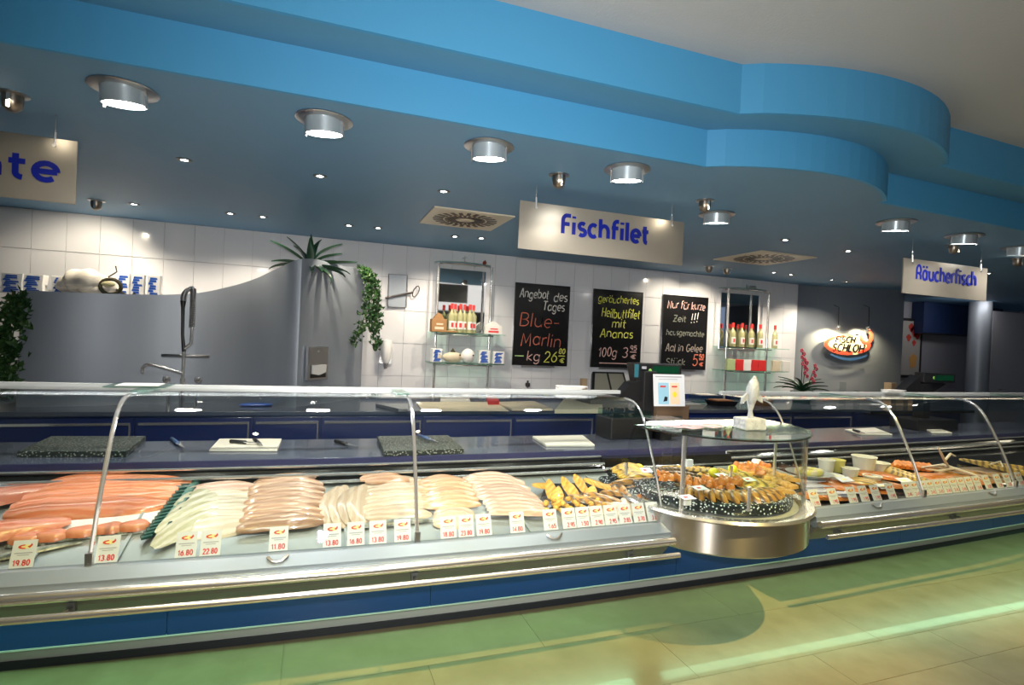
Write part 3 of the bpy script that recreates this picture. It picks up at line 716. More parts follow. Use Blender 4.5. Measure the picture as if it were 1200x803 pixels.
def shelf_unit(x0, x1, mz0, lb, zs, xr):
    t = thing('glass_shelf', lb, 'shelf', ((x0+x1)/2, 6.1, .9), 'mirror backed glass shelf units')
    for x in (x0, x1):
        p = obj('pole', MB().tube([(x, 6.06, .90), (x, 6.06, 2.42)], .016, 12), chrome, t)
    obj('mirror', MB().box(x0+.02, x1-.02, 6.225, 6.243, mz0, 2.38), mirror, t)
    # arched top hoop and round glass top
    hoop = [((x0+x1)/2+(x1-x0)/2*1.06*math.cos(a), 6.16-.18*math.sin(a), 2.42) for a in [PI*i/16 for i in range(17)]]
    obj('top_hoop', MB().tube(hoop, .012, 8), chrome, t)
    obj('top_glass', MB().prism([(p[0], p[1]) for p in hoop]+[(x0-.02, 6.24), (x1+.02, 6.24)][::1], 2.432, 2.442), glass_edge, t)
    for z in zs:
        pts = [(x0-.07, 6.24), (x1+xr, 6.24), (x1+xr, 6.0), (x1+.0, 5.93), (x0+.1, 5.93), (x0-.07, 6.0)]
        s_ = obj('shelf_board', MB().prism(pts, z, z+.012), glass_edge, t)
        obj('bracket', MB().tube([(x0-.03, 6.0, z-.012), (x1+.03, 6.0, z-.012)], .009, 6), chrome, s_)
shelf_unit(1.285, 1.91, 1.66, 'left glass shelf unit with mirror between tray and chalkboards', (1.30, 1.635), .18)
shelf_unit(5.30, 6.0, 1.60, 'right glass shelf unit with mirror beside the steel wall', (1.30, 1.62), .36)
for i, (x, lb) in enumerate([(1.45, 'leftmost red capped bottle on left glass shelf'), (1.505, 'second red capped bottle on left glass shelf'), (1.55, 'third red capped bottle on the left shelf'), (1.615, 'fourth red capped bottle on the left shelf'), (1.66, 'fifth red capped bottle on the left shelf'), (1.72, 'rightmost red capped bottle on left glass shelf')]):
    bottle(x, 6.02+.07*(i % 2), 1.647, lb, 'bottles on the left glass shelf')
for i, x in enumerate([5.36, 5.43, 5.52, 5.58, 5.68, 5.75, 5.84, 5.90, 6.10]):
    bottle(x, 6.02+.07*(i % 2), 1.632, ['first', 'second', 'third', 'fourth', 'fifth', 'sixth', 'seventh', 'eighth', 'single last'][i]+' red capped bottle from the left on right shelf', 'bottles on the right glass shelf')
kraft = mat('kraft carton', (.32, .17, .07), .8)
def carton(x, y, z, w_, h, m, lb, lid=True, name='gift_box', rz=0):
    t = thing(name, lb, 'box', (x, y, z))
    mm = T((x, y, z)) @ RZ(rz)
    obj('carton', MB().box(-w_/2, w_/2, -.04, .04, 0, h, mm), m, t, bevel=.003)
    if lid: obj('fold_top', MB().prism([(-w_*.35, h), (w_*.35, h), (w_*.22, h*1.28), (0, h*1.5), (-w_*.25, h*1.25)], -.03, .03, 'y', mm), m, t)
    obj('print', MB().box(-w_*.3, w_*.3, -.0415, -.04, h*.2, h*.4, mm).box(-w_*.2, w_*.25, -.0415, -.04, h*.55, h*.68, mm), red if m is not kraft else cream, t)
    return t
carton(1.295, 5.99, 1.647, .17, .14, kraft, 'brown kraft gift carton at left end of left shelf', rz=.1)
carton(1.93, 5.99, 1.647, .20, .10, paper, 'white folded carton at right end of left shelf', rz=-.1)
t = thing('flat_packet', 'flat brown packet lying before bottles on left shelf', 'packet', (1.43, 5.96, 1.647)); obj('pack', MB().box(1.36, 1.50, 5.935, 6.0, 1.647, 1.665), kraft, t, bevel=.003); obj('print', MB().box(1.38, 1.48, 5.94, 5.99, 1.665, 1.6665), cream, t)
packet(1.29, 6.0, 1.312, .12, .15, 'blue white packet at left end of lower left shelf', rz=.3)
packet(1.84, 6.0, 1.312, .13, .15, 'blue white packet on lower left shelf right of fish ornament')
packet(2.01, 6.0, 1.312, .13, .14, 'blue white packet at right end of lower left shelf')
for x, lb, sc, mm_ in ((1.47, 'pale long fish ornament on lower left glass shelf', (1.6, .7, .8), cream), (1.645, 'round puffy white fish ornament on lower left shelf', (1.05, .9, 1.1), white)):
    t = thing('fish_ornament', lb, 'ornament', (x, 5.98, 1.312))
    obj('body', MB().sphere((x, 5.98, 1.312+.075*sc[2]), .073, 16, 10, sc), mm_, t)
    obj('tail', MB().prism([(x-.07*sc[0], 1.38), (x-.13*sc[0], 1.43), (x-.12*sc[0], 1.34)], 5.975, 5.985, 'y'), mm_, t)
    obj('fin', MB().prism([(x-.03, 1.43), (x+.03, 1.43), (x, 1.475)], 5.975, 5.985, 'y'), MAT['dark twig'], t)
    obj('eye', MB().sphere((x+.045*sc[0], 5.93, 1.40), .010, 8, 5), black_s, t)
for i, (x, m) in enumerate([(5.33, mat('pale green carton', (.40, .50, .25), .7)), (5.47, red), (5.60, white), (5.72, red), (5.86, red), (6.12, cream), (6.30, paper)]):
    packet(x, 6.0, 1.312, .12, .15, ['pale green box at left of lower right shelf', 'first red packet on the lower right shelf', 'white packet between red ones on lower right shelf', 'second red packet on the lower right shelf', 'third red packet on the lower right shelf', 'cream packet near right end of lower right shelf', 'pale packet at right end of lower right shelf'][i], m=m, blue=False, rz=-.2)
t = thing('ship_ornament', 'tiny model figure on top of left glass shelf', 'ornament', (1.60, 6.12, 2.442))
obj('figure', MB().box(1.55, 1.65, 6.11, 6.13, 2.442, 2.46).tube([(1.60, 6.12, 2.46), (1.60, 6.12, 2.53)], .004, 5).tube([(1.57, 6.12, 2.50), (1.63, 6.12, 2.515)], .004, 5), steel, t); obj('base', MB().box(1.56, 1.64, 6.10, 6.14, 2.442, 2.447), kraft, t)
t = thing('red_ball_ornament', 'small dark red ball on top of left glass shelf', 'ornament', (1.83, 6.10, 2.442)); obj('ball', MB().sphere((1.83, 6.10, 2.467), .025, 12, 8), mat('dark red', (.2, .02, .01), .4), t); obj('stalk', MB().tube([(1.83, 6.10, 2.49), (1.84, 6.10, 2.50)], .004, 5), leaf_g, t)
t = thing('fish_figure', 'small silver fish figure on top of right glass shelf', 'ornament', (5.75, 6.10, 2.442)); obj('body', MB().sphere((5.75, 6.10, 2.475), .03, 12, 8, (2.4, .5, .7)), steel, t); obj('tail', MB().prism([(5.68, 2.475), (5.63, 2.50), (5.63, 2.45)], 6.095, 6.105, 'y'), steel, t)
# orchid pot and glasses on the right end of the worktop
t = thing('potted_orchid', 'pink flowering orchid with dark leaves beside right shelf', 'plant', (6.35, 5.75, .9))
obj('pot', MB().lathe([(0, 0), (.11, 0), (.15, .16), (0, .16)], (6.35, 5.75, .9), 18), mat('dark green pot', (.01, .06, .03), .3), t)
for k in range(18):
    b = MB(); blade(b, (6.35, 5.75, 1.06), k*.9, .5+.3*(k % 3), .26+.05*(k % 4), .024, .9); obj('leaf', b, leaf_g, t)
for (sx, ex, ez) in ((6.33, 6.27, 1.62), (6.36, 6.33, 1.50), (6.42, 6.52, 1.42)):
    st_ = obj('flower_stem', MB().tube([(sx, 5.75, 1.05), ((sx+ex)/2, 5.72, (1.1+ez)/2), (ex, 5.7, ez)], .005, 6), MAT['ivy stem'], t)
    for j in range(6):
        z = ez-.045*j; xx = ex+(sx-ex)*j*.10+(.02 if j % 2 else -.02); b = MB()
        for q in range(5):
            b.sphere((xx+.018*math.cos(q*1.256), 5.69, z+.018*math.sin(q*1.256)), .014, 7, 5, (1, .5, 1))
        obj('flower', b, MAT.get('orchid pink') or mat('orchid pink', (.55, .07, .12), .6), st_)
cg = glassmat('tumbler glass', (.9, .92, .92))
wood = mat('pale wood', (.55, .40, .24), .6)
for x, y, r, h, m, lb, nm in ((6.22, 5.45, .035, .26, cg, 'tall glass vase left before the orchid', 'glass_vase'), (7.05, 5.7, .04, .30, cg, 'tall glass cylinder just right of the orchid', 'glass_vase'), (7.2, 5.6, .035, .20, cg, 'shorter glass cylinder right of the orchid', 'glass_vase'), (7.42, 5.5, .045, .16, cg, 'low tumbler left of wooden block below logo', 'glass_vase'),
                         (7.72, 5.5, .055, .32, wood, 'tall pale wooden block below the shop logo', 'wooden_block'), (7.9, 5.45, .05, .13, wood, 'low pale wooden block between two taller ones', 'wooden_block'), (8.15, 5.45, .055, .22, wood, 'medium pale wooden block right under the logo', 'wooden_block')):
    t = thing(nm, lb, 'vase' if m is cg else 'block', (x, y, .9))
    if m is cg: obj('glass_wall', MB().lathe([(0, 0), (r, 0), (r, h)], (x, y, .9), 14), m, t); obj('foot', MB().lathe([(0, 0), (r*1.1, 0), (r*1.1, .006), (0, .008)], (x, y, .9), 14), m, t)
    else: obj('block', MB().box(x-r, x+r, y-r, y+r, .9, .9+h), m, t, bevel=.004); obj('slot', MB().box(x-r*.5, x+r*.5, y-.006, y+.006, .9+h, .901+h), black, t)
cabinet(6.5, 8.5, 5.05, 5.85, .865, 'dark cabinet under the shop logo', doors=3, bar=False)
t = thing('side_worktop', 'dark worktop below the shop logo', 'worktop', (7.5, 5.4, .865)); obj('slab', MB().box(6.6, 8.6, 4.95, 5.9, .866, .90), worktop, t); obj('edge', MB().box(6.6, 8.6, 4.94, 4.95, .866, .90), black, t)
# shop emblem on the steel wall, with two little spotlights
# plane through the wall at the emblem
E1 = ony(958, 400, 6.02); 
ep = Vector((7.62, 6.035, 0)); ex = Vector((8.1-7.3, 5.92-6.18, 0)).normalized()
def on_steel(px, py):
    r = ray(px, py); n = Vector((-ex.y, ex.x, 0)); t = ((ep-Vector((0,0,EYE))).dot(n))/r.dot(n); p = Vector((0,0,EYE))+r*t
    return p
pL = on_steel(961, 405); pR = on_steel(1020, 405); c0 = on_steel(990, 404)
Mx = Matrix((( ex.x, -ex.y*-1*-1, 0, 0), (ex.y, ex.x, 0, 0), (0, 0, 1, 0), (0, 0, 0, 1)))
Wd = (pR-pL).length
mE = T(c0+Vector((ex.y, -ex.x, 0))*.05) @ RZ(math.atan2(ex.y, ex.x))
t = thing('shop_emblem', 'oval red and yellow shop emblem on curved steel wall', 'sign', c0)
k = Wd/2
obj('oval_plate', MB().prism([(k*math.cos(a/16*PI)*.92, k*.40*math.sin(a/16*PI)+.0) for a in range(32)], -.012, 0, 'y', mE), mat('emblem gold', (.80, .66, .40), .5), t)
def arcband(mb, cx, cz, rx, rz, a0, a1, w0, w1, y, n=14):
    L = []; 
    for i in range(n+1):
        u = i/n; a = math.radians(a0+(a1-a0)*u); w_ = (w0+(w1-w0)*u)
        ww = w_*math.sin(PI*min(1, max(.12, u if u < .5 else 1-u+.1)))**.4
        L.append(((cx+(rx+ww)*math.cos(a), cz+(rz+ww)*math.sin(a)), (cx+(rx-ww)*math.cos(a), cz+(rz-ww)*math.sin(a))))
    for i in range(n):
        mb.prism([L[i][0], L[i+1][0], L[i+1][1], L[i][1]], y-.004, y, 'y', mE)
    return mb
ered = mat('emblem red', (.65, .06, .03), .5)
obj('red_rim', arcband(MB(), 0, 0, k*.84, k*.33, 100, 285, k*.06, k*.09, -.013), ered, t)
obj('red_hook', arcband(MB(), k*.72, k*.34, k*.20, k*.24, 140, 420, k*.05, k*.09, -.016), ered, t)
obj('red_side', arcband(MB(), 0, 0, k*.84, k*.33, -60, 20, k*.06, k*.09, -.014), ered, t)
obj('blue_wave', arcband(MB(), k*.05, k*.42, k*1.25, k*.98, 236, 306, k*.05, k*.05, -.016), mat('emblem blue', (.03, .09, .22), .5), t)
L = lettering(MB(), 'FISCH', -k*.50, k*.08, k*.78, k*.15, k*.040, mE @ T((0, -.014, 0)), gap=.15, slant=.25, depth=.004)
lettering(L, 'SCHLOH', -k*.62, -k*.26, k*1.26, k*.185, k*.048, mE @ T((0, -.014, 0)), gap=.15, slant=.25, depth=.004)
obj('lettering', L, black_s, t)
for px, lb in ((976, 'left little ball spotlight lighting the shop emblem'), (1011, 'right little ball spotlight lighting the shop emblem')):
    p = on_steel(px, 384); nrm = Vector((ex.y, -ex.x, 0)); q = p+nrm*.13
    t = thing('emblem_spotlight', lb, 'light', q, 'emblem spotlights')
    obj('lamp_ball', MB().sphere(q, .034, 14, 8), chrome, t)
    obj('arm', MB().tube([p+Vector((.0, 0, .34))+nrm*.0, p+nrm*.10+Vector((.02, 0, .30)), q+Vector((0, 0, .03))], .005, 6), black, t)
    light('emblem_bulb', 'SPOT', q+nrm*.08-Vector((0, 0, .04)), 19, (1, .82, .50), .02, target=p+Vector((0, 0, -.32)), spot=128, blend=.8)
# recess: framed picture, navy wall cabinet, steel column, door
def onrec(px, py): return ony(px, py, 6.98)
a = onrec(1050, 372); b = onrec(1077, 443)
t = thing('framed_picture', 'tall black framed picture of red flowers, partly hidden', 'picture', ((a.x+b.x)/2, 6.96, b.z))
obj('frame', MB().box(a.x-.4, b.x+.0, 6.955, 6.995, b.z, a.z), black, t)
obj('mat_board', MB().box(a.x-.37, b.x-.06, 6.95, 6.955, b.z+.05, a.z-.05), mat('picture grey', (.30, .29, .28), .5), t)
fm = MB()
for px, py, r in ((1070, 388, .10), (1066, 384, .07), (1073, 393, .07), (1069, 402, .05), (1063, 396, .06)):
    p = onrec(px, py); fm.prism([(p.x+r*math.cos(q)*(1+.25*math.sin(3*q)), p.z+r*math.sin(q)*(1+.2*math.cos(4*q))) for q in [i*PI/7 for i in range(14)]], 6.947, 6.9495, 'y')
obj('red_flowers', fm, mat('picture red', (.42, .03, .02), .6), t)
p = onrec(1068, 422); obj('vase_print', MB().prism([(p.x-.07, p.z-.14), (p.x+.06, p.z-.14), (p.x+.10, p.z+.06), (p.x, p.z+.12), (p.x-.10, p.z+.05)], 6.947, 6.9495, 'y'), mat('picture ochre', (.45, .24, .07), .6), t)
a = ony(1089, 352, 6.7); b = ony(1166, 396, 6.7)
t = thing('wall_cabinet', 'dark blue wall panel above the grey recess wall', 'cabinet', ((a.x+b.x)/2, 6.85, b.z)); obj('body', MB().box(a.x, b.x+.35, 6.78, 6.99, b.z, 2.595), mat('deep blue panel', (.006, .02, .075), .5), t); obj('lower_edge', MB().box(a.x, b.x+.35, 6.77, 6.78, b.z, b.z+.02), black, t)
a = ony(1171, 400, 5.9)
mb = MB().lathe([(.16, 0), (.16, 2.6)], (a.x, 6.2, 0), 24)
t = thing('steel_column', 'round brushed steel column at the right background', 'column', (a.x, 6.2, 0)); obj('shaft', mb, steel_panel, t); obj('foot_ring', MB().lathe([(.16, 0), (.18, 0), (.18, .06), (.16, .06)], (a.x, 6.2, 0), 24), steel, t)
t2 = struct('door_1', MB().box(a.x+.18, a.x+1.2, 6.1, 6.16, 0, 2.45), mat('pale grey door', (.42, .43, .48), .5))
obj('door_handle', MB().tube([(a.x+.35, 6.06, 1.1), (a.x+.5, 6.06, 1.1)], .012, 8), steel, t2)
# ================================================================== THE SERVING COUNTERS
GP = [(3.285, 1.262), (2.90, 1.272), (2.82, 1.266), (2.755, 1.238), (2.70, 1.185), (2.655, 1.11), (2.60, 1.0), (2.54, .87), (2.475, .70), (2.462, .672)]
def fine(p, n=4):
    out = []
    for i in range(len(p)-1):
        q = [p[max(i-1, 0)], p[i], p[i+1], p[min(i+2, len(p)-1)]]
        for j in range(n):
            t = j/n; out.append(tuple(.5*(2*q[1][k]+(q[2][k]-q[0][k])*t+(2*q[0][k]-5*q[1][k]+4*q[2][k]-q[3][k])*t*t+(3*q[1][k]-q[0][k]-3*q[2][k]+q[3][k])*t**3) for k in (0, 1)))
    return out+[p[-1]]
def thick(p, t):
    out = []
    for i in range(len(p)):
        a = Vector(p[max(i-1, 0)]); b = Vector(p[min(i+1, len(p)-1)]); d = (b-a).normalized(); out.append((p[i][0]+d.y*t, p[i][1]-d.x*t))
    return p+out[::-1]
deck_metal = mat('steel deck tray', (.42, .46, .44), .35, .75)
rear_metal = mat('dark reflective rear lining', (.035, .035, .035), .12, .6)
kick = mat('pale kick plate', (.45, .47, .45), .4)
def counter(x0, x1, lb, panes, brackets, base_x0=None, base_x1=None):
    t = thing('display_counter', lb, 'counter', ((x0+x1)/2, 2.9, 0)); n = 24
    obj('front_lip', MB().sweep([(2.478, .672), (2.44, .672), (2.395, .638), (2.385, .585), (2.41, .575), (2.478, .60)], x0, x1, n, bow), lip_metal, t)
    for cxp in ((-.10, 1.13) if x1 < 2 else (3.35, 4.55, 5.9)):
        bb = bow(cxp); obj('lip_clip', MB().tube([(cxp-.04, 2.425+bb, .672), (cxp-.015, 2.41+bb, .655), (cxp+.015, 2.41+bb, .655), (cxp+.04, 2.425+bb, .672)], .006, 6), steel, t)
    obj('apron', MB().sweep([(2.40, .577), (2.425, .54), (2.49, .47), (2.55, .45), (2.96, .45), (2.96, .575)], x0, x1, n, bow), dark_body, t)
    hr = [(x0+(x1-x0)*i/n, 2.367+bow(x0+(x1-x0)*i/n), .603) for i in range(n+1)]
    obj('handrail', MB().tube(hr, .021, 12), rail_metal, t)
    obj('bumper_rail', MB().tube([(p[0]+.0, p[1]-.048, .55) for p in hr], .0135, 10), rail_metal, t)
    for bx in brackets:
        bk = obj('bracket', MB().tube([(bx, 2.322+bow(bx), .55), (bx, 2.435+bow(bx), .535)], .008, 6), dark_body, t)
        obj('bracket_plate', MB().box(bx-.014, bx+.014, 2.405+bow(bx), 2.43+bow(bx), .52, .56), dark_body, bk)
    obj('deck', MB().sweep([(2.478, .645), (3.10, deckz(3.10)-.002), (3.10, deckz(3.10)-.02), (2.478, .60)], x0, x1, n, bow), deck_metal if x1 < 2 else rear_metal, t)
    for i in range(14 if x1 < 2 else 0):
        xx = x0+.15+i*.29
        if xx < x1-.05: obj('tray_rim', MB().sweep([(2.50, deckz(2.50)), (3.06, deckz(3.06)), (3.06, deckz(3.06)+.006), (2.50, deckz(2.5)+.006)], xx, xx+.012, 1, bow), deck_metal, t)
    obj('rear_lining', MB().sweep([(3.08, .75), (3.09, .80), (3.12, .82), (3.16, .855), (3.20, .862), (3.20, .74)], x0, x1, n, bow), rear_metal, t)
    for (y, z, r) in ((3.075, .80, .008), (3.105, .832, .009), (3.155, .868, .007)):
        obj('rear_rail', MB().tube([(p[0], p[1]-2.367+y, z) for p in hr], r, 8), chrome, t)
    # recessed base: blue panels one by one, kick plate, skirting
    a, b = base_x0 if base_x0 is not None else x0, base_x1 if base_x1 is not None else x1
    edges = [a]; 
    seam = .655
    k = seam-1.25*8
    while k < b-.05:
        if k > a+.05: edges.append(k)
        k += 1.25
    edges.append(b)
    for p, q in zip(edges, edges[1:]):
        obj('base_panel', MB().sweep([(2.95, .13), (2.95, .455), (2.97, .455), (2.97, .13)], p+.0015, q-.0015, 4, bow), blue_panel, t)
        obj('panel_lip', MB().sweep([(2.946, .125), (2.946, .132), (2.972, .132), (2.972, .125)], p, q, 4, bow), kick, t)
    obj('kick_plate', MB().sweep([(3.045, .032), (3.045, .45), (3.06, .45), (3.06, .032)], a, b, n, bow), kick, t)
    obj('skirting', MB().sweep([(3.03, 0), (3.035, .034), (3.06, .034), (3.06, 0)], a, b, n, bow), mat('dark rubber skirting', (.02, .022, .03), .5) if 'dark rubber skirting' not in MAT else MAT['dark rubber skirting'], t)
    obj('rear_body', MB().sweep([(3.07, .0), (3.07, .74), (3.22, .74), (3.22, 0)], a, b, n, bow), navy, t)
    # bent glass panes with clamps at the joints
    for p, q in zip(panes, panes[1:]):
        obj('glass_pane', MB().sweep(thick(fine(GP), .006), p+.003, q-.003, 6, bow, smooth=True), glass, t)
    for j, p in enumerate(panes):
        pr = fine(GP[1:], 3)
        mb = MB(); mb.tube([(p, y+bow(p)-.004, z+.004) for y, z in pr], .009 if 0 < j < len(panes)-1 else .006, 8)
        obj('joint_bar', mb, chrome, t)
        if 0 < j < len(panes)-1:
            obj('joint_clamp', MB().box(p-.035, p+.035, 3.02+bow(p), 3.27+bow(p), 1.272, 1.280), glass_edge, t)
            obj('foot_clamp', MB().box(p-.012, p+.012, 2.452+bow(p), 2.468+bow(p), .67, .72), steel, t)
    return t
LC = counter(-2.3, 1.78, 'left glass display counter holding raw fish fillets', [-2.3, -.765, .475, 1.78], (-.80, .46, 1.55), base_x1=2.25)
RC = counter(2.80, 7.6, 'right glass display counter with smoked fish and salads', [2.80, 3.86, 4.92, 6.2, 7.6], (3.0, 4.1, 5.3, 6.4), base_x0=2.25)
# one long rail carries all the glass, the serving ledge runs behind
t = thing('top_rail', 'long pale metal rail along the top of the glass', 'rail', (2.6, 3.3, 1.27))
for a, b in ((-2.3, 1.98), (2.85, 7.6)):
    obj('rail_bar', MB().sweep([(3.275, 1.262), (3.275, 1.284), (3.315, 1.284), (3.315, 1.262)], a, b, 16, bow), pale_rail, t)
for x in (-2.2, 7.4): obj('post', MB().tube([(x, 3.30+bow(x), .90), (x, 3.30+bow(x), 1.262)], .010, 8), steel, t)
t = thing('serving_ledge', 'long grey blue serving worktop behind the display glass', 'worktop', (2.6, 3.5, .87))
obj('slab', MB().sweep([(3.205, .87), (3.205, .90), (3.76, .90), (3.76, .87)], -2.3, 7.6, 24, bow), worktop, t)
obj('front_edge', MB().sweep([(3.195, .848), (3.195, .898), (3.205, .898), (3.205, .848)], -2.3, 7.6, 24, bow), mat('plum edge strip', (.05, .05, .13), .2), t)
obj('body', MB().sweep([(3.28, .0), (3.28, .87), (3.70, .87), (3.70, 0)], -2.3, 7.6, 24, bow), navy, t)
t = thing('price_holder', 'clear plate with small label lying on left glass joint', 'holder', (-.77, 3.2, 1.285))
obj('plate', MB().box(-.92, -.66, 3.08, 3.28, 1.290, 1.296), glass_edge, t); obj('label', MB().box(-.88, -.70, 3.11, 3.25, 1.296, 1.298), paper, t)
for (cx_, cy2, lb) in ((1.62, 3.30, 'white paper bag lying on the end of left top rail'), (4.72, 3.34, 'white paper bundle on right counter top rail')):
    t = thing('paper_bundle', lb, 'paper', (cx_, cy2, 1.284)); z = 1.286
    for j in range(3): obj('sheet', MB().prism([(cx_-.12+.02*j, cy2-.03), (cx_+.07+.02*j, cy2-.04), (cx_+.09, cy2+.03), (cx_-.09, cy2+.04)], z+.008*j, z+.006+.008*j), paper, t)
# ---------------------------------------------------------------- round display
RCX, RCY = 2.235, 2.64
steel_drum = mat('brushed drum steel', (.60, .56, .50), .30, 1)
_b = steel_drum.node_tree.nodes['Principled BSDF']; _b.inputs['Anisotropic'].default_value = .9; _b.inputs['Anisotropic Rotation'].default_value = .25
_t = steel_drum.node_tree.nodes.new('ShaderNodeTangent'); _t.direction_type = 'RADIAL'; _t.axis = 'Z'; steel_drum.node_tree.links.new(_t.outputs[0], _b.inputs['Tangent'])
t = thing('round_display', 'round glass display case with steel drum between the counters', 'display case', (RCX, RCY, .57))
c = (RCX, RCY, 0)
obj('drum', MB().lathe([(0, .555), (.50, .555), (.525, .57), (.525, .725), (.50, .725)], c, 64), steel_drum, t)
obj('rim', MB().lathe([(.50, .725), (.545, .728), (.555, .738), (.545, .75), (.50, .752), (.47, .74), (.47, .725)], c, 64), rail_metal, t)
obj('display_floor', MB().lathe([(0, .735), (.47, .735)], c, 48), mat('pale display floor', (.5, .5, .46), .35), t)
obj('glass_cylinder', MB().lathe([(.500, .750), (.500, 1.146), (.494, 1.146), (.494, .750), (.500, .750)], c, 40, PI+.35, 2*PI+.10), glass, t)
tp_ = [(RCX+.515*math.cos(a), RCY+.515*math.sin(a)) for a in [PI-.05+(PI+.20)*i/36 for i in range(37)]]
obj('glass_top', MB().prism(tp_+[(RCX+.40, RCY+.13), (RCX-.35, RCY+.10)], 1.147, 1.157), glass_edge, t)
obj('top_edge', MB().tube([(p[0], p[1], 1.147) for p in tp_], .005, 6), black_s, t)
pa = math.radians(214)
px_, py_ = RCX+.49*math.cos(pa), RCY+.49*math.sin(pa)
obj('post', MB().tube([(px_, py_, .75), (px_, py_, 1.147)], .013, 12), chrome, t)
obj('post', MB().tube([(RCX+.485*math.cos(.0), RCY+.485*math.sin(.0), .75), (RCX+.485, RCY, 1.147)], .010, 12), chrome, t)
for z in (1.0, .80): obj('hinge', MB().box(px_+.005, px_+.045, py_-.02, py_+.0, z-.018, z+.018), white, t)
t = thing('smoked_fish_tray', 'black white speckled round tray full of smoked fish', 'tray', (RCX, 2.66, .74))
obj('tray_base', MB().lathe([(0, .74), (.42, .74), (.45, .75), (.45, .795), (.435, .80), (0, .80)], (RCX+.0, 2.655, 0), 48), terrazzo, t)
t = thing('small_speckled_tray', 'black white speckled tray behind left glass end', 'tray', (1.86, 2.90, .70))
obj('tray_base', MB().lathe([(0, .70), (.20, .70), (.22, .71), (.22, .765), (.20, .77), (0, .77)], (1.90, 2.93, 0), 36), terrazzo, t)
t = thing('corner_filler', 'dark steel infill deck behind the round display case', 'counter', (2.29, 2.9, .6))
obj('deck', MB().box(1.782, 2.798, 3.0, 3.10, .66, .735), deck_metal, t); obj('rear_lining', MB().box(1.782, 2.798, 3.10, 3.19, .735, .862), rear_metal, t)
for y, z in ((3.095, .80), (3.12, .85)): obj('rear_rail', MB().tube([(1.79, y-.01, z), (2.79, y-.01, z)], .008, 8), chrome, t)
obj('support', MB().box(1.782, 2.798, 2.70, 3.06, .455, .555), dark_body, t)
# leaflets and the ice fish on the round top
t = thing('fish_statue', 'frosted glass fish standing upright on a square block', 'statue', (2.30, 2.42, 1.157))
ice = mat('frosted ice glass', (.42, .46, .50), .35, trans=.3, bump=(60, .5), noise=(30, (.60, .63, .66), .4, .65))
obj('block', MB().prism([(2.235, 2.38), (2.37, 2.365), (2.38, 2.47), (2.24, 2.485)], 1.158, 1.222), ice, t, bevel=.008)
b = MB(); b.tube([(2.305, 2.42, 1.222), (2.302, 2.42, 1.26), (2.305, 2.42, 1.30), (2.308, 2.42, 1.34), (2.312, 2.42, 1.38), (2.318, 2.42, 1.42), (2.325, 2.42, 1.455)], [.018, .011, .02, .033, .036, .026, .006], 12)
obj('fish_body', b, ice, t)
obj('fin', MB().prism([(2.275, 1.36), (2.24, 1.335), (2.235, 1.30), (2.275, 1.325)], 2.412, 2.428, 'y'), ice, t)
obj('fin', MB().prism([(2.335, 1.36), (2.375, 1.34), (2.38, 1.305), (2.34, 1.325)], 2.412, 2.428, 'y'), ice, t)
for i in range(7):
    x, y = 1.92+.09*i % .47, 2.50-.02*(i % 3); rz = .3*(i % 3)-.3
    x = 1.88+.045*i; y = 2.56-.04*(i % 3)
    lf = thing('leaflet', ['pink white leaflet at left tip of round glass top', 'second leaflet from left on round glass top', 'third leaflet from left on round glass top', 'fourth leaflet from left on round glass top', 'fifth leaflet from left on round glass top', 'leaflet nearest the fish statue on glass top', 'leaflet touching the fish statue block'][i], 'leaflet', (x, y, 1.158+.001*i), 'leaflets on the round glass top')
    mm = T((x, y, 1.158+.0014*i)) @ RZ(rz)
    obj('sheet', MB().box(-.055, .055, -.035, .035, 0, .0012, mm), MAT.get('leaflet paper') or mat('leaflet paper', (.42, .38, .38), .6), lf); obj('print', MB().box(-.048, .048, -.025, -.002, .0012, .0016, mm).box(-.048, .01, .003, .028, .0012, .0016, mm), MAT.get('pink print') or mat('pink print', (.62, .30, .36), .6), lf)
# ================================================================== FISH
def salmonlike(name, c1, c2, sc=26, rough=.28, dist=3.0, lo=.35, hi=.75, band=None):
    m = mat(name, c1, rough, coat=.35, spec=.6); nt = m.node_tree; b = nt.nodes['Principled BSDF']
    tc = nt.nodes.new('ShaderNodeTexCoord'); wv = nt.nodes.new('ShaderNodeTexWave'); wv.inputs['Scale'].default_value = sc; wv.inputs['Distortion'].default_value = dist; wv.inputs['Detail'].default_value = 3
    wv.bands_direction = band or 'DIAGONAL'
    r = nt.nodes.new('ShaderNodeValToRGB'); r.color_ramp.elements[0].color = (*c1, 1); r.color_ramp.elements[1].color = (*c2, 1); r.color_ramp.elements[0].position = lo; r.color_ramp.elements[1].position = hi
    bp = nt.nodes.new('ShaderNodeBump'); bp.inputs['Strength'].default_value = .5; bp.inputs['Distance'].default_value = .0035
    nt.links.new(tc.outputs['Object'], wv.inputs[0]); nt.links.new(wv.outputs['Fac'], r.inputs[0]); oi = nt.nodes.new('ShaderNodeObjectInfo'); mr = nt.nodes.new('ShaderNodeMapRange'); mr.inputs[3].default_value = .74; mr.inputs[4].default_value = 1.06; hs = nt.nodes.new('ShaderNodeHueSaturation')
    nt.links.new(oi.outputs['Random'], mr.inputs[0]); nt.links.new(mr.outputs[0], hs.inputs['Value']); nt.links.new(r.outputs[0], hs.inputs['Color']); nt.links.new(hs.outputs[0], b.inputs['Base Color']); nt.links.new(wv.outputs['Fac'], bp.inputs['Height']); nt.links.new(bp.outputs[0], b.inputs['Normal'])
    return m
m_sal = salmonlike('raw salmon', (.64, .19, .08), (.70, .29, .16), 9, dist=5, lo=.5, hi=1, band='Y')
m_sal2 = salmonlike('pale salmon', (.54, .16, .09), (.62, .25, .16), 9, dist=5, band='Y')
m_white = salmonlike('white fillet flesh', (.46, .40, .32), (.56, .50, .42), 8, dist=6, band='Y')
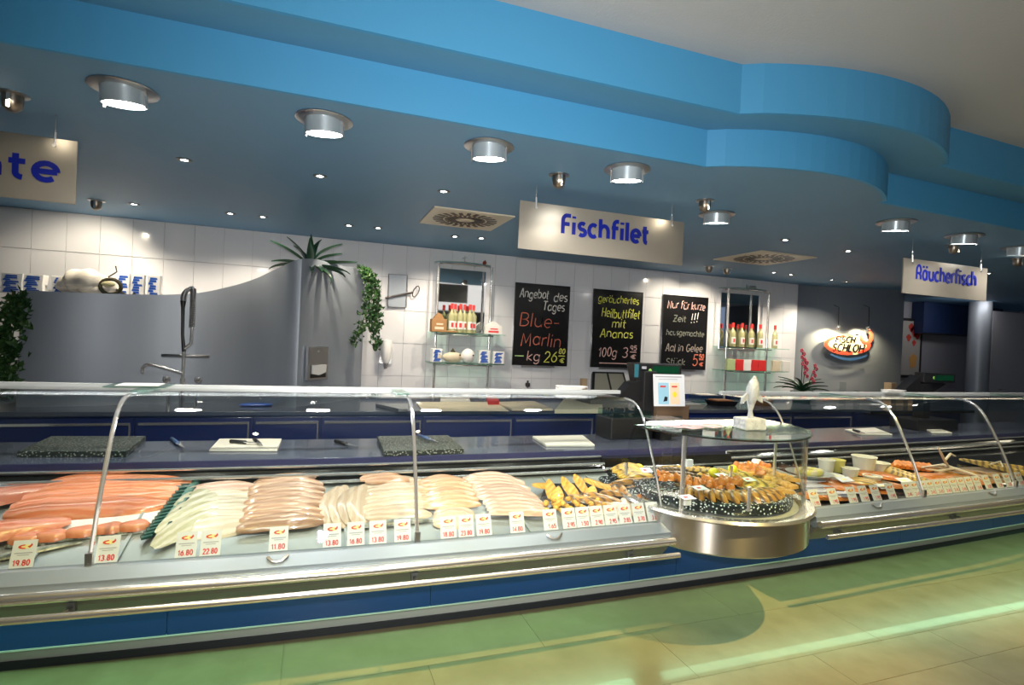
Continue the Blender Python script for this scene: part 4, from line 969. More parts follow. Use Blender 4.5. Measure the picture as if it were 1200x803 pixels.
m_green = salmonlike('greenish white fillet', (.38, .37, .24), (.50, .47, .37), 8, dist=6, band='Y')
m_brown = salmonlike('brown pink fillet', (.34, .19, .12), (.47, .30, .20), 10, dist=4, band='Y')
m_cream = salmonlike('cream fillet', (.48, .36, .25), (.56, .45, .34), 8, dist=5, band='Y')
m_pink = salmonlike('pink white fillet', (.48, .29, .22), (.57, .41, .33), 10, dist=4, band='Y')
m_oran = salmonlike('orange pink fillet', (.50, .25, .13), (.58, .35, .21), 10, dist=4, band='Y')
m_skin = mat('dark silver fish skin', (.07, .08, .07), .3, noise=(30, (.30, .32, .28), .4, .6))
m_yel = salmonlike('fried yellow crumb', (.72, .40, .03), (.60, .29, .02), 20, rough=.5)
m_yel2 = salmonlike('golden smoked flesh', (.60, .38, .06), (.16, .09, .02), 12, rough=.35, dist=4, lo=.45, hi=.95)
m_smoke = salmonlike('brown smoked fillet', (.42, .20, .03), (.12, .06, .02), 10, dist=4, lo=.45, hi=.95)
m_orsm = salmonlike('orange smoked chunk', (.60, .19, .02), (.50, .14, .015), 14)
m_gold = salmonlike('golden crumb mound', (.55, .27, .04), (.66, .38, .10), 60, rough=.6)
m_darkstrip = salmonlike('dark smoked strip', (.05, .03, .015), (.16, .09, .03), 20)
lemon_m = mat('lemon yellow', (.80, .66, .03), .35, bump=(90, .3))
def fillet_mesh(name, L, W_, H_, m, curve=0, taper=.3, seed=0, nu=14, nv=8, ridge=.12, blunt=.5):
    rnd = random.Random(seed); ph = rnd.uniform(0, 6); vs = []; fs = []
    for i in range(nu+1):
        u = i/nu; pr = max(.06, math.sin(PI*min(1, max(0, u*.96+.02)))**blunt)*(1-taper*u)
        cy0 = curve*math.sin(PI*u); ww = W_/2*pr*(1+.07*math.sin(9*u+ph)); hh = H_*pr**.7*(1+ridge*math.sin(7*u+ph))
        for j in range(nv+1):
            v = -1+2*j/nv; vs.append(((u-.5)*L, cy0+ww*v, hh*max(0, 1-abs(v)**2.4)**.6*(1+ridge*.6*math.sin(3*v+5*u+ph))))
        vs.append(((u-.5)*L, cy0-ww*.5, 0.0)); vs.append(((u-.5)*L, cy0+ww*.5, 0.0))
    R_ = nv+3
    for i in range(nu):
        a = i*R_; b = a+R_
        for j in range(nv): fs.append((a+j, b+j, b+j+1, a+j+1))
        fs += [(a+nv, b+nv, b+nv+2, a+nv+2), (a+nv+2, b+nv+2, b+nv+1, a+nv+1), (a+nv+1, b+nv+1, b, a)]
    fs += [tuple(range(nv+1))+(nv+2, nv+1), tuple(reversed(tuple(nu*R_+q for q in list(range(nv+1))+[nv+2, nv+1])))]
    return MB().add(vs, fs, True).mesh(name, m)
FM = {}
def lay(name, lb, cat, kind, p, az, h=0, grp=None, lean=0, scale=(1,1,1), slope=TILT, roll=0, parent=None):
    """kind: key of FM; p: point on the deck or tray; az: direction in the deck plane"""
    o = bpy.data.objects.new(name, FM[kind]); COL.objects.link(o); setp(o, lb, cat, grp)
    mm = RX(slope) @ RZ(az) @ RX(roll) @ RY(lean)
    o.rotation_euler = mm.to_euler(); o.location = Vector(p)+Vector((0, -math.sin(slope)*h, math.cos(slope)*h)); o.scale = scale
    if parent: o.parent = parent; o.location -= V(parent)
    WL[o.name] = Vector(o.location); return o
ORD = ['first', 'second', 'third', 'fourth', 'fifth', 'sixth', 'seventh', 'eighth', 'ninth', 'tenth', 'eleventh', 'twelfth', 'thirteenth', 'fourteenth', 'fifteenth', 'sixteenth', 'seventeenth', 'eighteenth', 'nineteenth', 'twentieth']
def stack(name, cat, lb, grp, kind, a, b, n, L, az=0, h0=.0, dh=.002, jit=.006, sx=1, lean=0, roll=.25):
    """n fillets from pixel a to pixel b on the deck (its sloping plane), overlapping"""
    P0 = deck(*a); P1 = deck(*b)
    for i in range(n):
        u = i/(n-1) if n > 1 else 0; p = P0.lerp(P1, u)+Vector((random.uniform(-jit, jit), 0, 0))
        lay(name, lb+', '+(ORD[i]+' from the rear' if i < n-1 else 'frontmost'), cat, kind, p, az+random.uniform(-.05, .05), h0+dh*i, grp, roll=roll, lean=lean, scale=(sx*random.uniform(.94, 1.06), random.uniform(.95, 1.1), 1))
FM['salmon'] = fillet_mesh('salmon_fillet', .62, .19, .026, m_sal, .01, .25, 1, 20, 10)
FM['salmon2'] = fillet_mesh('salmon_fillet', .42, .17, .045, m_sal2, .02, .2, 2)
FM['steak'] = fillet_mesh('salmon_steak', .12, .085, .030, m_sal, .006, .0, 3, 10, 8, blunt=.6)
FM['tail'] = fillet_mesh('tail_piece', .22, .11, .022, m_green, .0, .3, 4, 10, 8)
FM['white'] = fillet_mesh('white_fillet', .34, .14, .010, m_white, .01, .2, 5)
FM['green'] = fillet_mesh('greenish_fillet', .34, .12, .010, m_green, .015, .3, 6)
FM['pinktop'] = fillet_mesh('pink_fillet', .32, .11, .012, m_pink, .01, .2, 7)
FM['brown'] = fillet_mesh('brown_fillet', .36, .105, .022, m_brown, .025, .15, 8)
FM['cream'] = fillet_mesh('cream_fillet', .32, .14, .012, m_cream, .012, .2, 9)
FM['orange'] = fillet_mesh('orange_fillet', .32, .10, .015, m_oran, .018, .2, 10)
FM['pink'] = fillet_mesh('pink_fillet', .40, .095, .013, m_pink, .03, .25, 11)
FM['skin'] = fillet_mesh('dark_skin_fillet', .40, .06, .012, m_skin, .01, .4, 12)
FM['diamond'] = fillet_mesh('fried_fillet', .15, .075, .020, m_yel, .0, .15, 13, 10, 6)
FM['nug'] = MB().sphere((0, 0, .012), .016, 8, 6, (1, 1, .85)).mesh('fried_nugget', m_yel)
FM['smoke'] = fillet_mesh('smoked_fillet', .22, .06, .022, m_smoke, .012, .2, 14, 10, 6)
FM['slim'] = fillet_mesh('slim_smoked_fillet', .24, .030, .020, m_yel2, .008, .45, 15, 10, 6)
FM['chunk'] = fillet_mesh('smoked_chunk', .055, .042, .032, m_orsm, .0, .1, 16, 6, 6, ridge=.25)
FM['slab'] = fillet_mesh('smoked_slab', .13, .05, .030, m_smoke, .0, .1, 17, 8, 6)
FM['gold'] = fillet_mesh('breaded_fillet', .12, .06, .022, m_gold, .005, .1, 18, 8, 6)
FM['roll'] = fillet_mesh('smoked_roll', .13, .05, .035, m_yel2, .008, .15, 19, 8, 6)
FM['dark'] = fillet_mesh('dark_smoked_strip', .40, .035, .020, m_darkstrip, .0, .2, 20, 10, 6)
FM['osalm'] = fillet_mesh('smoked_salmon_fillet', .46, .15, .022, m_orsm, .01, .3, 21, 14, 8)
FM['lemon'] = MB().sphere((0, 0, .028), .030, 14, 8, (1.15, .95, .9)).mesh('lemon', lemon_m)
# white paper under the salmon, far left
t = thing('white_liner', 'white paper liner under the salmon steaks at far left', 'paper', deck(110, 622))
q = [deck(14, 640, .002), deck(186, 622, .002), deck(236, 566, .002), (Vector(deck(70, 600, .002)))]
mb = MB(); mb.add([*q, *[p-Vector((0, 0, .002)) for p in q]], [(0, 1, 2, 3), (7, 6, 5, 4), (0, 4, 5, 1), (1, 5, 6, 2), (2, 6, 7, 3), (3, 7, 4, 0)]); obj('sheet', mb, paper, t)
for (px, py, az, kd, h, lb, nm) in ((8, 590, .45, 'salmon2', .02, 'thick dark salmon side at extreme left, upper', 'salmon_fillet'), (6, 632, .35, 'salmon2', .02, 'thick salmon side at extreme left, lower', 'salmon_fillet'),
    (50, 592, .50, 'tail', .012, 'greenish white fillet with dark skin beside salmon', 'tail_piece'), (20, 652, .3, 'skin', .004, 'dark skinned fillet at lower left corner of case', 'dark_skin_fillet')):
    lay(nm, lb, 'fish', kd, deck(px, py), az, h, 'fish at the far left of the counter')
for i, (px, py, h, lb) in enumerate([(146, 571, .03, 'rearmost long orange salmon side in left pane'), (138, 577, .026, 'second long orange salmon side from rear'), (124, 585, .022, 'third long orange salmon side from rear'), (114, 592, .018, 'fourth long salmon side, just behind front one'), (108, 600, .012, 'front long orange salmon side above white paper')]):
    lay('salmon_fillet', lb, 'fish', 'salmon', deck(px, py), .02+.04*(i % 2), h, 'long salmon sides', scale=(1, 1, 1), roll=.2)
for i, (px, py, lb) in enumerate([(32, 636, 'leftmost salmon steak behind first price card'), (60, 633, 'second salmon steak with dark skin edge'), (95, 628, 'third salmon steak behind the glass joint bar'), (127, 624, 'fourth salmon steak behind second price card'), (157, 621, 'rightmost single salmon steak on white paper')]):
    so = lay('salmon_steak', lb, 'fish', 'steak', deck(px, py), .1, .010, 'salmon steaks in front row')
    sk = bpy.data.objects.new('skin_edge', FM['skin']); COL.objects.link(sk); sk.parent = so; sk.location = (0, -.018, -.009); sk.scale = (.32, .8, 1.3)
# dark green plastic leaf divider
t = thing('leaf_divider', 'dark green plastic leaf garland between salmon and white fillets', 'garnish', deck(205, 600)); n = 15
gm = mat('garnish green', (.01, .05, .045), .35, noise=(30, (.10, .22, .20), .4, .7))
for i in range(n):
    p = deck(222-44*i/(n-1), 566+60*i/(n-1), .006); b = MB()
    for s_ in (-1, 1):
        mm = T(p) @ RX(TILT) @ RZ(-.6+s_*1.2)
        b.prism([(0, -.010), (.05, -.022), (.085, 0), (.05, .022), (0, .010)], 0, .010, 'z', mm @ RY(-.25))
    obj('leaf', b, gm, t)
obj('spine', MB().tube([deck(224, 564, .008), deck(204, 594, .008), deck(178, 628, .008)], .007, 6), gm, t)
# white fillets
stack('white_fillet', 'fish', 'white fillet in flat pile right of green leaf divider', 'pile of white fillets by the leaf divider', 'white', (265, 572), (258, 622), 7, .3, h0=.004, dh=.001)
stack('greenish_fillet', 'fish', 'greenish white fillet lying nearest green leaf divider', 'greenish fillets by the divider', 'green', (240, 585), (222, 622), 4, .3, az=.9, h0=.014)
stack('pink_fillet', 'fish', 'pinkish fillet at rear of white fillet pile', 'pink fillets at the rear of the white pile', 'pinktop', (268, 568), (262, 577), 2, .3, h0=.018)
stack('brown_fillet', 'fish', 'brown pink fillet in tall overlapping stack left of centre', 'stack of brown pink fillets', 'brown', (338, 568), (330, 621), 9, .3, h0=.012, dh=.001, roll=.35)
stack('cream_fillet', 'fish', 'cream fillet lying front to back right of brown stack', 'cream fillets beside the brown stack', 'cream', (392, 594), (424, 594), 4, .3, az=1.45, h0=.006, sx=1.25)
stack('cream_fillet', 'fish', 'cream fillet in rows left of second glass joint', 'cream fillets before the second joint', 'cream', (466, 570), (466, 608), 5, .3, az=-.03, h0=.010, sx=1.05)
stack('orange_fillet', 'fish', 'reddish orange fillet at rear left of second joint', 'reddish fillets at the rear', 'orange', (445, 566), (455, 569), 2, .3, h0=.026, sx=.7)
lay('dark_skin_fillet', 'dark skinned fish in front of cream fillets near joint', 'fish', 'skin', deck(463, 615), .02, .004, None, scale=(.9, 1.1, 1.6))
stack('orange_fillet', 'fish', 'orange pink fillet in stack right of second joint', 'orange pink fillets right of the joint', 'orange', (520, 568), (530, 597), 6, .3, az=-.05, h0=.012, sx=.9, roll=.3)
stack('cream_fillet', 'fish', 'cream fillet in front of orange pink fillets', 'cream fillets in front of the orange ones', 'cream', (532, 604), (530, 613), 3, .3, h0=.004, sx=.65)
stack('pink_fillet', 'fish', 'pink white fillet in fan right of orange fillets', 'fan of pink white fillets', 'pink', (578, 566), (612, 607), 11, .3, az=-.22, h0=.012, dh=.001, sx=.85, roll=.35)
# fried things
for i, (px, py, az, ln, lb) in enumerate([(635, 577, .2, .2, 'leftmost fried yellow fillet'), (645, 583, 1.5, -.6, 'fried yellow fillet standing second from left'), (652, 590, 1.1, -.4, 'large fried yellow fillet in front left'), (665, 579, 1.9, -.6, 'fried yellow fillet standing at rear'), (672, 588, 1.6, -.6, 'pointed fried yellow fillet in the middle'),
      (680, 575, 1.9, -.5, 'fried yellow fillet leaning rear middle'), (691, 587, .9, -.3, 'fried yellow fillet right of the middle'), (697, 574, -.5, .2, 'long fried yellow fillet at rear'), (710, 578, -.4, .1, 'long fried yellow fillet behind brown ones'), (738, 573, .1, 0, 'small fried piece at rear right')]):
    lay('fried_fillet', lb, 'fish', 'diamond', deck(px, py), az, .035, 'fried yellow fillets', lean=ln)
# bed under the fried pieces so they rest on something
t = thing('dark_serving_dish', 'dark shallow dish under the fried yellow pieces', 'dish', deck(695, 585))
q = [deck(628, 600), deck(765, 592), deck(752, 566), deck(640, 570)]; vs = [p+Vector((0, 0, .001)) for p in q]+[p+Vector((0, 0, .014)) for p in q]
obj('dish', MB().add(vs, [(3, 2, 1, 0), (4, 5, 6, 7), (0, 1, 5, 4), (1, 2, 6, 5), (2, 3, 7, 6), (3, 0, 4, 7)]), black_s, t)
for i in range(26):
    lay('fried_nugget', 'small round fried nugget in front heap by cards', 'fish', 'nug', deck(640+(i % 9)*8.5+random.uniform(-2, 2), 594+(i//9)*5+random.uniform(-1, 1)), random.random()*3, .016+.014*(i % 2), 'heap of fried nuggets')
for i, (px, py, az, kd) in enumerate([(688, 594, -.5, 'smoke'), (700, 598, -.4, 'smoke'), (712, 594, -.2, 'smoke'), (705, 590, -.3, 'smoke'), (722, 586, -.1, 'smoke'), (728, 580, 1.5, 'slab'), (718, 580, 1.5, 'slab'), (744, 580, -.1, 'slab'), (750, 576, -.1, 'slab'), (735, 590, 1.5, 'slab'), (747, 592, .5, 'chunk'), (757, 590, .9, 'slab'), (754, 586, .2, 'chunk')]):
    lay('smoked_fillet', ['brown smoked fillet nearest the fried nuggets', 'long brown smoked fillet at the front, by cards', 'brown smoked fillet in middle of mixed pile', 'brown smoked fillet just behind the middle one', 'brown smoked fillet right of the yellow fillets', 'upright brown smoked block at rear, right one', 'upright brown smoked block at rear, left one', 'flat brown smoked piece near right end', 'flat brown smoked piece at far rear right', 'upright golden block in front', 'small orange smoked piece right of block', 'round orange smoked piece by the speckled tray', 'small orange chunk behind the round piece'][i],
        'fish', kd, deck(px, py), az, .03, 'mixed smoked fillets', lean=.1)
stack('cream_fillet', 'fish', 'flat pale fillet in front of smoked pieces near counter end', 'pale fillets at the counter end', 'cream', (706, 603), (742, 598), 4, .3, az=.5, h0=.010, sx=.6)
# yellow stack on the small tray
for i in range(9):
    lay('yellow_fillet', 'yellow smoked fillet on small speckled tray, '+ORD[i]+' from front', 'fish', 'smoke' if i == 0 else 'roll', (1.87+.008*(i % 3), 2.82+.022*i, .785+.004*i), .1+.05*(i % 2), 0, 'yellow fillets on the small tray', scale=(1.8, 1, 1), slope=0)
lay('lemon', 'lemon on small speckled tray behind yellow fillets', 'fruit', 'lemon', (1.99, 3.02, .785), 0, 0, slope=0)
# round tray
TZ = .80; cx0, cy0 = RCX, 2.655
def tz(px, py, h=0): p = onz(px, py, TZ+h); return p
for i in range(24):
    a = -1.15+i*.118; r = .30
    lay('slim_smoked_fillet', 'slim golden smoked fillet in radial fan on right of round tray', 'fish', 'slim', (cx0+r*math.cos(a), cy0+r*math.sin(a)*1.0, TZ+.014), a+.35, 0, 'radial fan of slim smoked fillets', slope=0, lean=.12, scale=(1, 1, 1.1))
for i in range(16):
    a = -.9+i*.17; r = .15
    lay('slim_smoked_fillet', 'slim golden smoked fillet in inner ring of round tray', 'fish', 'slim', (cx0+.04+r*math.cos(a), cy0+r*math.sin(a), TZ+.035), a+.3, 0, 'inner ring of slim smoked fillets', slope=0, lean=.15, scale=(.8, 1, 1))
for i in range(11):
    a = -2.55+i*.150; r = .345
    lay('smoked_slab', 'thick brown smoked slab on front of round tray, '+ORD[i]+' from left', 'fish', 'slab', (cx0+r*math.cos(a), cy0+r*math.sin(a), TZ+.012), a+.4, 0, 'brown smoked slabs round the tray front', slope=0, lean=.2, scale=(1.15, 1, 1.1))
for i in range(30):
    u = i/29; p = tz(768+95*u+random.uniform(-5, 5), 566+14*u+random.uniform(-4, 3)); p.z = TZ+.022+random.uniform(0, .02)
    lay('smoked_chunk', 'orange smoked chunk in diagonal row across round tray', 'fish', 'chunk', p, random.uniform(0, 3), 0, 'row of orange smoked chunks', slope=0)
for i in range(9):
    p = tz(840+random.uniform(-1, 22)+i*1.5, 578+random.uniform(-3, 3)); p.z = TZ+.05
    lay('smoked_chunk', 'orange smoked chunk in middle heap beside the steel post', 'fish', 'chunk', p, random.uniform(0, 3), 0, 'heap of chunks in the tray middle', slope=0, scale=(1.25, 1.25, 1.1))
for i in range(5):
    p = tz(800+6*i, 556+5*i); p.z = TZ+.012
    lay('dark_smoked_strip', 'long dark smoked strip at left rear of round tray', 'fish', 'dark', p, -.75, 0, 'dark smoked strips', slope=0, scale=(.8, 1, 1.3))
for i in range(8):
    p = tz(822+7*i, 555+3*i % 8+3); p.z = TZ+.016
    lay('golden_fillet', 'golden fillet piece at rear of round tray', 'fish', 'roll', p, -.4+.1*(i % 3), 0, 'golden pieces at the tray rear', slope=0)
for i in range(7):
    p = tz(866+5*i, 553+4*(i % 3)); p.z = TZ+.03
    lay('orange_piece', 'orange smoked piece behind upright steel post', 'fish', 'chunk', p, random.uniform(0, 3), 0, 'orange pieces behind the post', slope=0, scale=(1.5, 1.4, 1.2))
for px, py, lb in ((836, 565, 'left lemon on round tray'), (858, 561, 'right lemon beside the rear steel post')):
    p = tz(px, py); p.z = TZ+.03; lay('lemon', lb, 'fruit', 'lemon', p, .4, 0, 'lemons on the round tray', slope=0)
for i in range(34):
    u = (i % 12)/11; v = i//12
    p = onz(890+40*u+random.uniform(-2, 2), 553+16*u+6*v, .80); p.z = .80+.010*(2-v)+random.uniform(0, .006)
    lay('breaded_fillet', 'golden breaded fillet in mound right of round tray', 'fish', 'gold', p, random.uniform(-.5, .5), 0, 'mound of breaded fillets', slope=.1, scale=(.7, .8, 1))
t = thing('golden_platter', 'steel platter under the golden breaded fillets', 'tray', (2.86, 2.80, .73)); obj('platter', MB().prism([(2.60, 3.04), (2.72, 2.72), (2.98, 2.70), (3.02, 3.04)], .770, .796), deck_metal, t)
for (px, py, z0, lb) in ((750, 590, .70, 'steel rod standing on small speckled tray'), (856, 570, .80, 'rear steel rod on the round tray'), (877, 599, .80, 'front steel rod on the round tray')):
    p = onz(px, py, z0+.08 if z0 < .8 else z0); 
    if z0 < .8: p = Vector((1.80, 2.86, .77))
    t = thing('steel_rod', lb, 'rod', p, 'steel card rods'); obj('rod', MB().tube([p, p+Vector((0, 0, .12))], .009, 10), chrome, t); obj('foot', MB().lathe([(0, 0), (.014, 0), (.014, .005), (0, .005)], p, 10), steel, t)
# ---------------------------------------------------------------- price cards
card_m = MB().prism([(-.037, 0), (.037, 0), (.037, .098), (-.037, .098)], -.0015, 0, 'y').mesh('card', mat('card white', (.68, .71, .76), .45))
emb_y = MB().prism([(.022*math.cos(a/6*PI), .074+.0085*math.sin(a/6*PI)) for a in range(12)], -.0022, -.0015, 'y').mesh('emblem', yellow_p)
eb = MB()
for a0, a1 in ((90, 280),):
    pr = [(.020*math.cos(math.radians(a0+(a1-a0)*i/8)), .074+.008*math.sin(math.radians(a0+(a1-a0)*i/8))) for i in range(9)]; qi = [(p[0]*.6, .074+(p[1]-.074)*.5) for p in pr]
    for i in range(8): eb.prism([pr[i], pr[i+1], qi[i+1], qi[i]], -.0028, -.0021, 'y')
eb.prism([(.008, .074), (.016, .069), (.024, .078), (.020, .086), (.016, .078)], -.0028, -.0021, 'y')
emb_r = eb.mesh('emblem_red', red)
line_m = MB().box(-.028, .028, -.0022, -.0015, .050, .0535).box(-.018, .018, -.0022, -.0015, .043, .0455).mesh('text_line', grey_print)
pcache = {}
def card(px, py, price, lb, grp, y=2.475, tilt=-.42, yaw=0, z=None):
    x = ony(px, py, y).x
    for _ in range(3): x = ony(px, py, y+bow(x)).x
    c = Vector((x, y+bow(x), z if z is not None else .674))
    t = thing('price_card', lb, 'price card', c, grp); t.rotation_euler = (tilt, 0, yaw)
    for nm, me in (('card', card_m), ('emblem', emb_y), ('text_line', line_m)):
        o = bpy.data.objects.new(nm, me); COL.objects.link(o); o.parent = t
        if nm == 'emblem': e = bpy.data.objects.new('emblem_red', emb_r); COL.objects.link(e); e.parent = o
    if price not in pcache:
        pcache[price] = lettering(MB(), price, -.026 if len(price) > 4 else -.012, .008, .052 if len(price) > 4 else .040, .0125, .0042, T((0, -.0022, 0)), gap=.22).mesh('price_lettering', red)
    o = bpy.data.objects.new('price_lettering', pcache[price]); COL.objects.link(o); o.parent = t
    return t
LP = [(24, 664, '19.80', 'leftmost price card, reading 19.80'), (124, 656, '13.80', 'price card 13.80 at the left glass joint bar'), (217, 649, '16.80', 'price card 16.80 right of the leaf divider'), (246, 646, '22.80', 'price card 22.80 before the white fillets'),
 (326, 641, '11.80', 'price card 11.80 before the brown stack'), (389, 638, '13.80', 'price card 13.80 just right of brown stack'), (417, 637, '16.80', 'price card 16.80 before the cream fillets'), (443, 635, '13.80', 'price card 13.80 before the dark skinned fish'), (472, 634, '19.80', 'price card 19.80 left of second glass joint'),
 (526, 628, '18.80', 'price card 18.80, first right of second joint'), (547, 626, '23.80', 'price card 23.80, second right of second joint'), (568, 624.5, '19.80', 'price card 19.80, third right of second joint'), (607, 623, '14.80', 'price card 14.80 before the pink fan'), (646, 620, '1.65', 'price card 1.65, single card left of joined strip'),
 (668, 617.5, '2.95', 'first card of the joined strip, 2.95'), (684.5, 616, '1.50', 'second card of joined strip, 1.50'), (701, 615, '2.90', 'third card of joined strip, 2.90'), (717.5, 613, '2.95', 'fourth card of joined strip, 2.95'), (734, 612, '2.85', 'fifth card of joined strip, 2.85'), (750.5, 610.5, '3.70', 'sixth card of joined strip, 3.70'), (767, 609, '3.80', 'last card of joined strip, 3.80, at the counter end')]
for px, py, pr, lb in LP: card(px, py, pr, lb, 'price cards of the left counter')
names = ['first', 'second', 'third', 'fourth', 'fifth', 'sixth', 'seventh', 'eighth', 'ninth', 'tenth']
RP = [(957, 590), (979, 588), (1001, 586), (1015, 585), (1029, 583), (1047, 581)]
for i, (px, py) in enumerate(RP): card(px, py, '1.95', names[i]+' separate price card from the left on right counter', 'price cards of the right counter')
for i in range(10): card(1066.5+9.1*i, 580-.9*i, '2.45', names[i]+' card in the closed strip on right counter', 'joined price cards of the right counter')
for i, (px, py) in enumerate([(1160, 570.5), (1173, 569), (1184, 567.5), (1198, 566)]): card(px, py, '3.25', names[i]+' price card right of the closed strip', 'rightmost price cards')
for px, py, z, lb in ((820, 572, .86, 'small card lying on left of round tray'), (805, 583, .85, 'small card on front left edge of round tray'), (846, 557, .86, 'small card lying at rear of round tray'), (877, 562, .86, 'small card on the right part of round tray')):
    p = onz(px, py, z); t = thing('fish_card', lb, 'price card', p, 'cards on the round tray'); mm = T(p) @ RZ(.1) @ RX(.15)
    obj('card', MB().box(-.038, .038, -.026, .026, 0, .0015, mm), MAT['card white'], t); obj('print', MB().box(-.02, .005, -.008, .008, .0015, .002, mm), red, t)
p = Vector((1.90, 2.80, .855)); t = thing('fish_card', 'small card on yellow fillets of the small tray', 'price card', p); obj('card', MB().box(-.035, .035, -.02, .02, 0, .0015, T(p) @ RX(.5)), MAT['card white'], t); obj('print', MB().box(-.02, .0, -.008, .008, .0015, .002, T(p) @ RX(.5)), red, t)
# ---------------------------------------------------------------- right counter contents
tubm = mat('white tub plastic', (.72, .70, .60), .4)
def tub(px, py, r, h, lb, m=tubm, fill=None):
    p = deck(px, py); t = thing('salad_tub', lb, 'tub', p, 'salad tubs on the right counter')
    obj('tub_wall', MB().lathe([(0, 0), (r*.8, 0), (r, h), (r*1.06, h), (r*1.06, h+.004), (r*.93, h+.004), (r*.76, .01)], p, 20), m, t)
    obj('salad', MB().lathe([(0, h*.86), (r*.9, h*.82)], p, 16), fill or mat('cream salad', (.66, .60, .42), .5), t)
tub(968, 553, .055, .085, 'left pale salad tub with straight sides'); tub(981, 553, .05, .085, 'yellow lined salad tub beside left pale tub', m=mat('yellow tub', (.66, .60, .16), .4)); tub(1012, 551, .08, .10, 'biggest white salad tub in the middle')
tub(996, 559, .055, .06, 'low salad tub in front left of biggest tub'); tub(1030, 552, .07, .06, 'salad tub right of biggest tub'); tub(975, 562, .07, .03, 'shallow cream bowl in front of left tubs'); tub(1022, 563, .06, .03, 'shallow bowl wrapped in film before biggest tub')
t = thing('lettuce_bowl', 'bowl of pale sliced salad left of the white tubs', 'bowl', deck(948, 560))
p = deck(948, 562); obj('bowl', MB().lathe([(0, 0), (.09, 0), (.15, .05), (.14, .05), (0, .02)], p, 20), deck_metal, t)
for i in range(14): a = i*.45; obj('slice', MB().sphere(p+Vector((.07*math.cos(a), .06*math.sin(a), .055)), .035, 8, 5, (1.2, .25, .6)), MAT['yellow tub'] if i % 2 else MAT['cream salad'], t)
foil = mat('crumpled white foil', (.62, .62, .72), .3, .3, bump=(40, .8, .01))
for i, (px, py, lb) in enumerate([(930, 566, 'rear white foil wrapped fish by round display'), (944, 572, 'middle white foil wrapped fish by round display'), (958, 578, 'front white foil wrapped fish by price cards'), (985, 580, 'foil wrapped piece behind third price card')]):
    t = thing('foil_parcel', lb, 'parcel', deck(max(px, 946), py), 'white foil parcels'); p = deck(max(px, 946+6*i), py, .016)
    obj('parcel', MB().sphere(p, .045, 14, 8, (2.0, 1.1, .45)), foil, t); obj('fold', MB().prism([(p.x-.10, p.y-.04), (p.x+.11, p.y-.05), (p.x+.08, p.y+.02)], p.z+.015, p.z+.02), foil, t)
for i, (px, py, lb, az, sc) in enumerate([(990, 572, 'long orange smoked salmon side behind first cards', -.35, (1, 1, 1)), (1056, 562, 'orange smoked salmon side in front of rolls', -.35, (1.1, .9, 1)), (1018, 568, 'smoked salmon side with card behind fourth price card', -.3, (.9, .8, .8)), (1108, 562, 'orange smoked salmon beyond glass joint, left', -.2, (.9, .9, 1)), (1128, 566, 'orange smoked salmon behind the closed card strip', -.1, (.9, .8, 1)), (968, 584, 'smoked salmon piece behind first price cards', -.2, (.6, .7, 1))]):
    lay('smoked_salmon_fillet', lb, 'fish', 'osalm', deck(px, py), az, .008, 'smoked salmon sides', scale=(sc[0]*1.45, sc[1]*1.35, sc[2]))
for i in range(9): lay('smoked_roll', 'golden rolled fillet left of glass joint, '+ORD[i]+' from left', 'fish', 'roll', deck(1040+5.5*i, 555+1.9*i), 1.2, .020, 'row of golden rolls', lean=.1, scale=(1.5, 1.5, 1.2))
for i in range(7): lay('smoked_roll', 'orange roll in rear row left of joint, '+ORD[i]+' from left', 'fish', 'chunk', deck(1050+6*i, 549+.6*i), .4, .02, 'rear row of orange rolls', scale=(2.6, 1.9, 1.2))
for i in range(9): lay('smoked_herring', 'golden smoked herring, rear row at right, '+ORD[i]+' from left', 'fish', 'slim', deck(1140+8*i, 546+1.0*i), -1.1, .016, 'golden smoked herrings', scale=(.8, 1.2, 1.3))
for i in range(6): lay('smoked_herring', 'golden smoked herring, front row near right edge, '+ORD[i]+' from left', 'fish', 'slim', deck(1166+8*i, 552+1.5*i), -1.1, .016, 'front golden smoked herrings', scale=(.8, 1.2, 1.3))
for i in range(7): lay('sliced_fish', 'brown sliced fish behind the joined cards, '+ORD[i]+' from left', 'fish', 'smoke', deck(1108+11*i, 553+1.1*i+(i % 3)*4), -.2+.1*(i % 3), .010, 'brown sliced fish', scale=(1.6, 1.6, .8))
t = thing('wooden_board', 'long dark edged serving board under brown sliced fish', 'board', deck(1140, 562)); 
q = [deck(1095, 566), deck(1192, 563), deck(1180, 548), deck(1095, 550)]; vs = [p+Vector((0, 0, .001)) for p in q]+[p+Vector((0, 0, .010)) for p in q]
obj('board', MB().add(vs, [(3, 2, 1, 0), (4, 5, 6, 7), (0, 1, 5, 4), (1, 2, 6, 5), (2, 3, 7, 6), (3, 0, 4, 7)]), mat('dark board', (.10, .06, .03), .5), t)
for (px, py, lb) in ((1010, 566, 'oval brown platter in middle of right counter'),):
    p = deck(px, py); t = thing('platter', lb, 'platter', p); obj('plate', MB().lathe([(0, .0), (.12, .0), (.17, .018), (.12, .008), (0, .006)], p, 20), mat('brown plate', (.16, .10, .05), .3), t); obj('spread', MB().sphere(p+Vector((0, 0, .012)), .1, 14, 6, (1.1, .9, .22)), m_yel2, t)
for px, py, lb in ((990, 562, 'white card lying behind the shallow bowl'), (1060, 563, 'white card lying on orange salmon side'), (1036, 570, 'pale yellow card standing behind sixth price card')):
    p = deck(px, py, .045); t = thing('fish_card', lb, 'price card', p, 'cards lying on the right counter'); obj('card', MB().box(-.06, .06, -.03, .03, 0, .0015, T(p) @ RX(.3)), MAT['card white'], t); obj('print', MB().box(-.03, .01, -.01, .01, .0015, .002, T(p) @ RX(.3)), yellow_p, t)
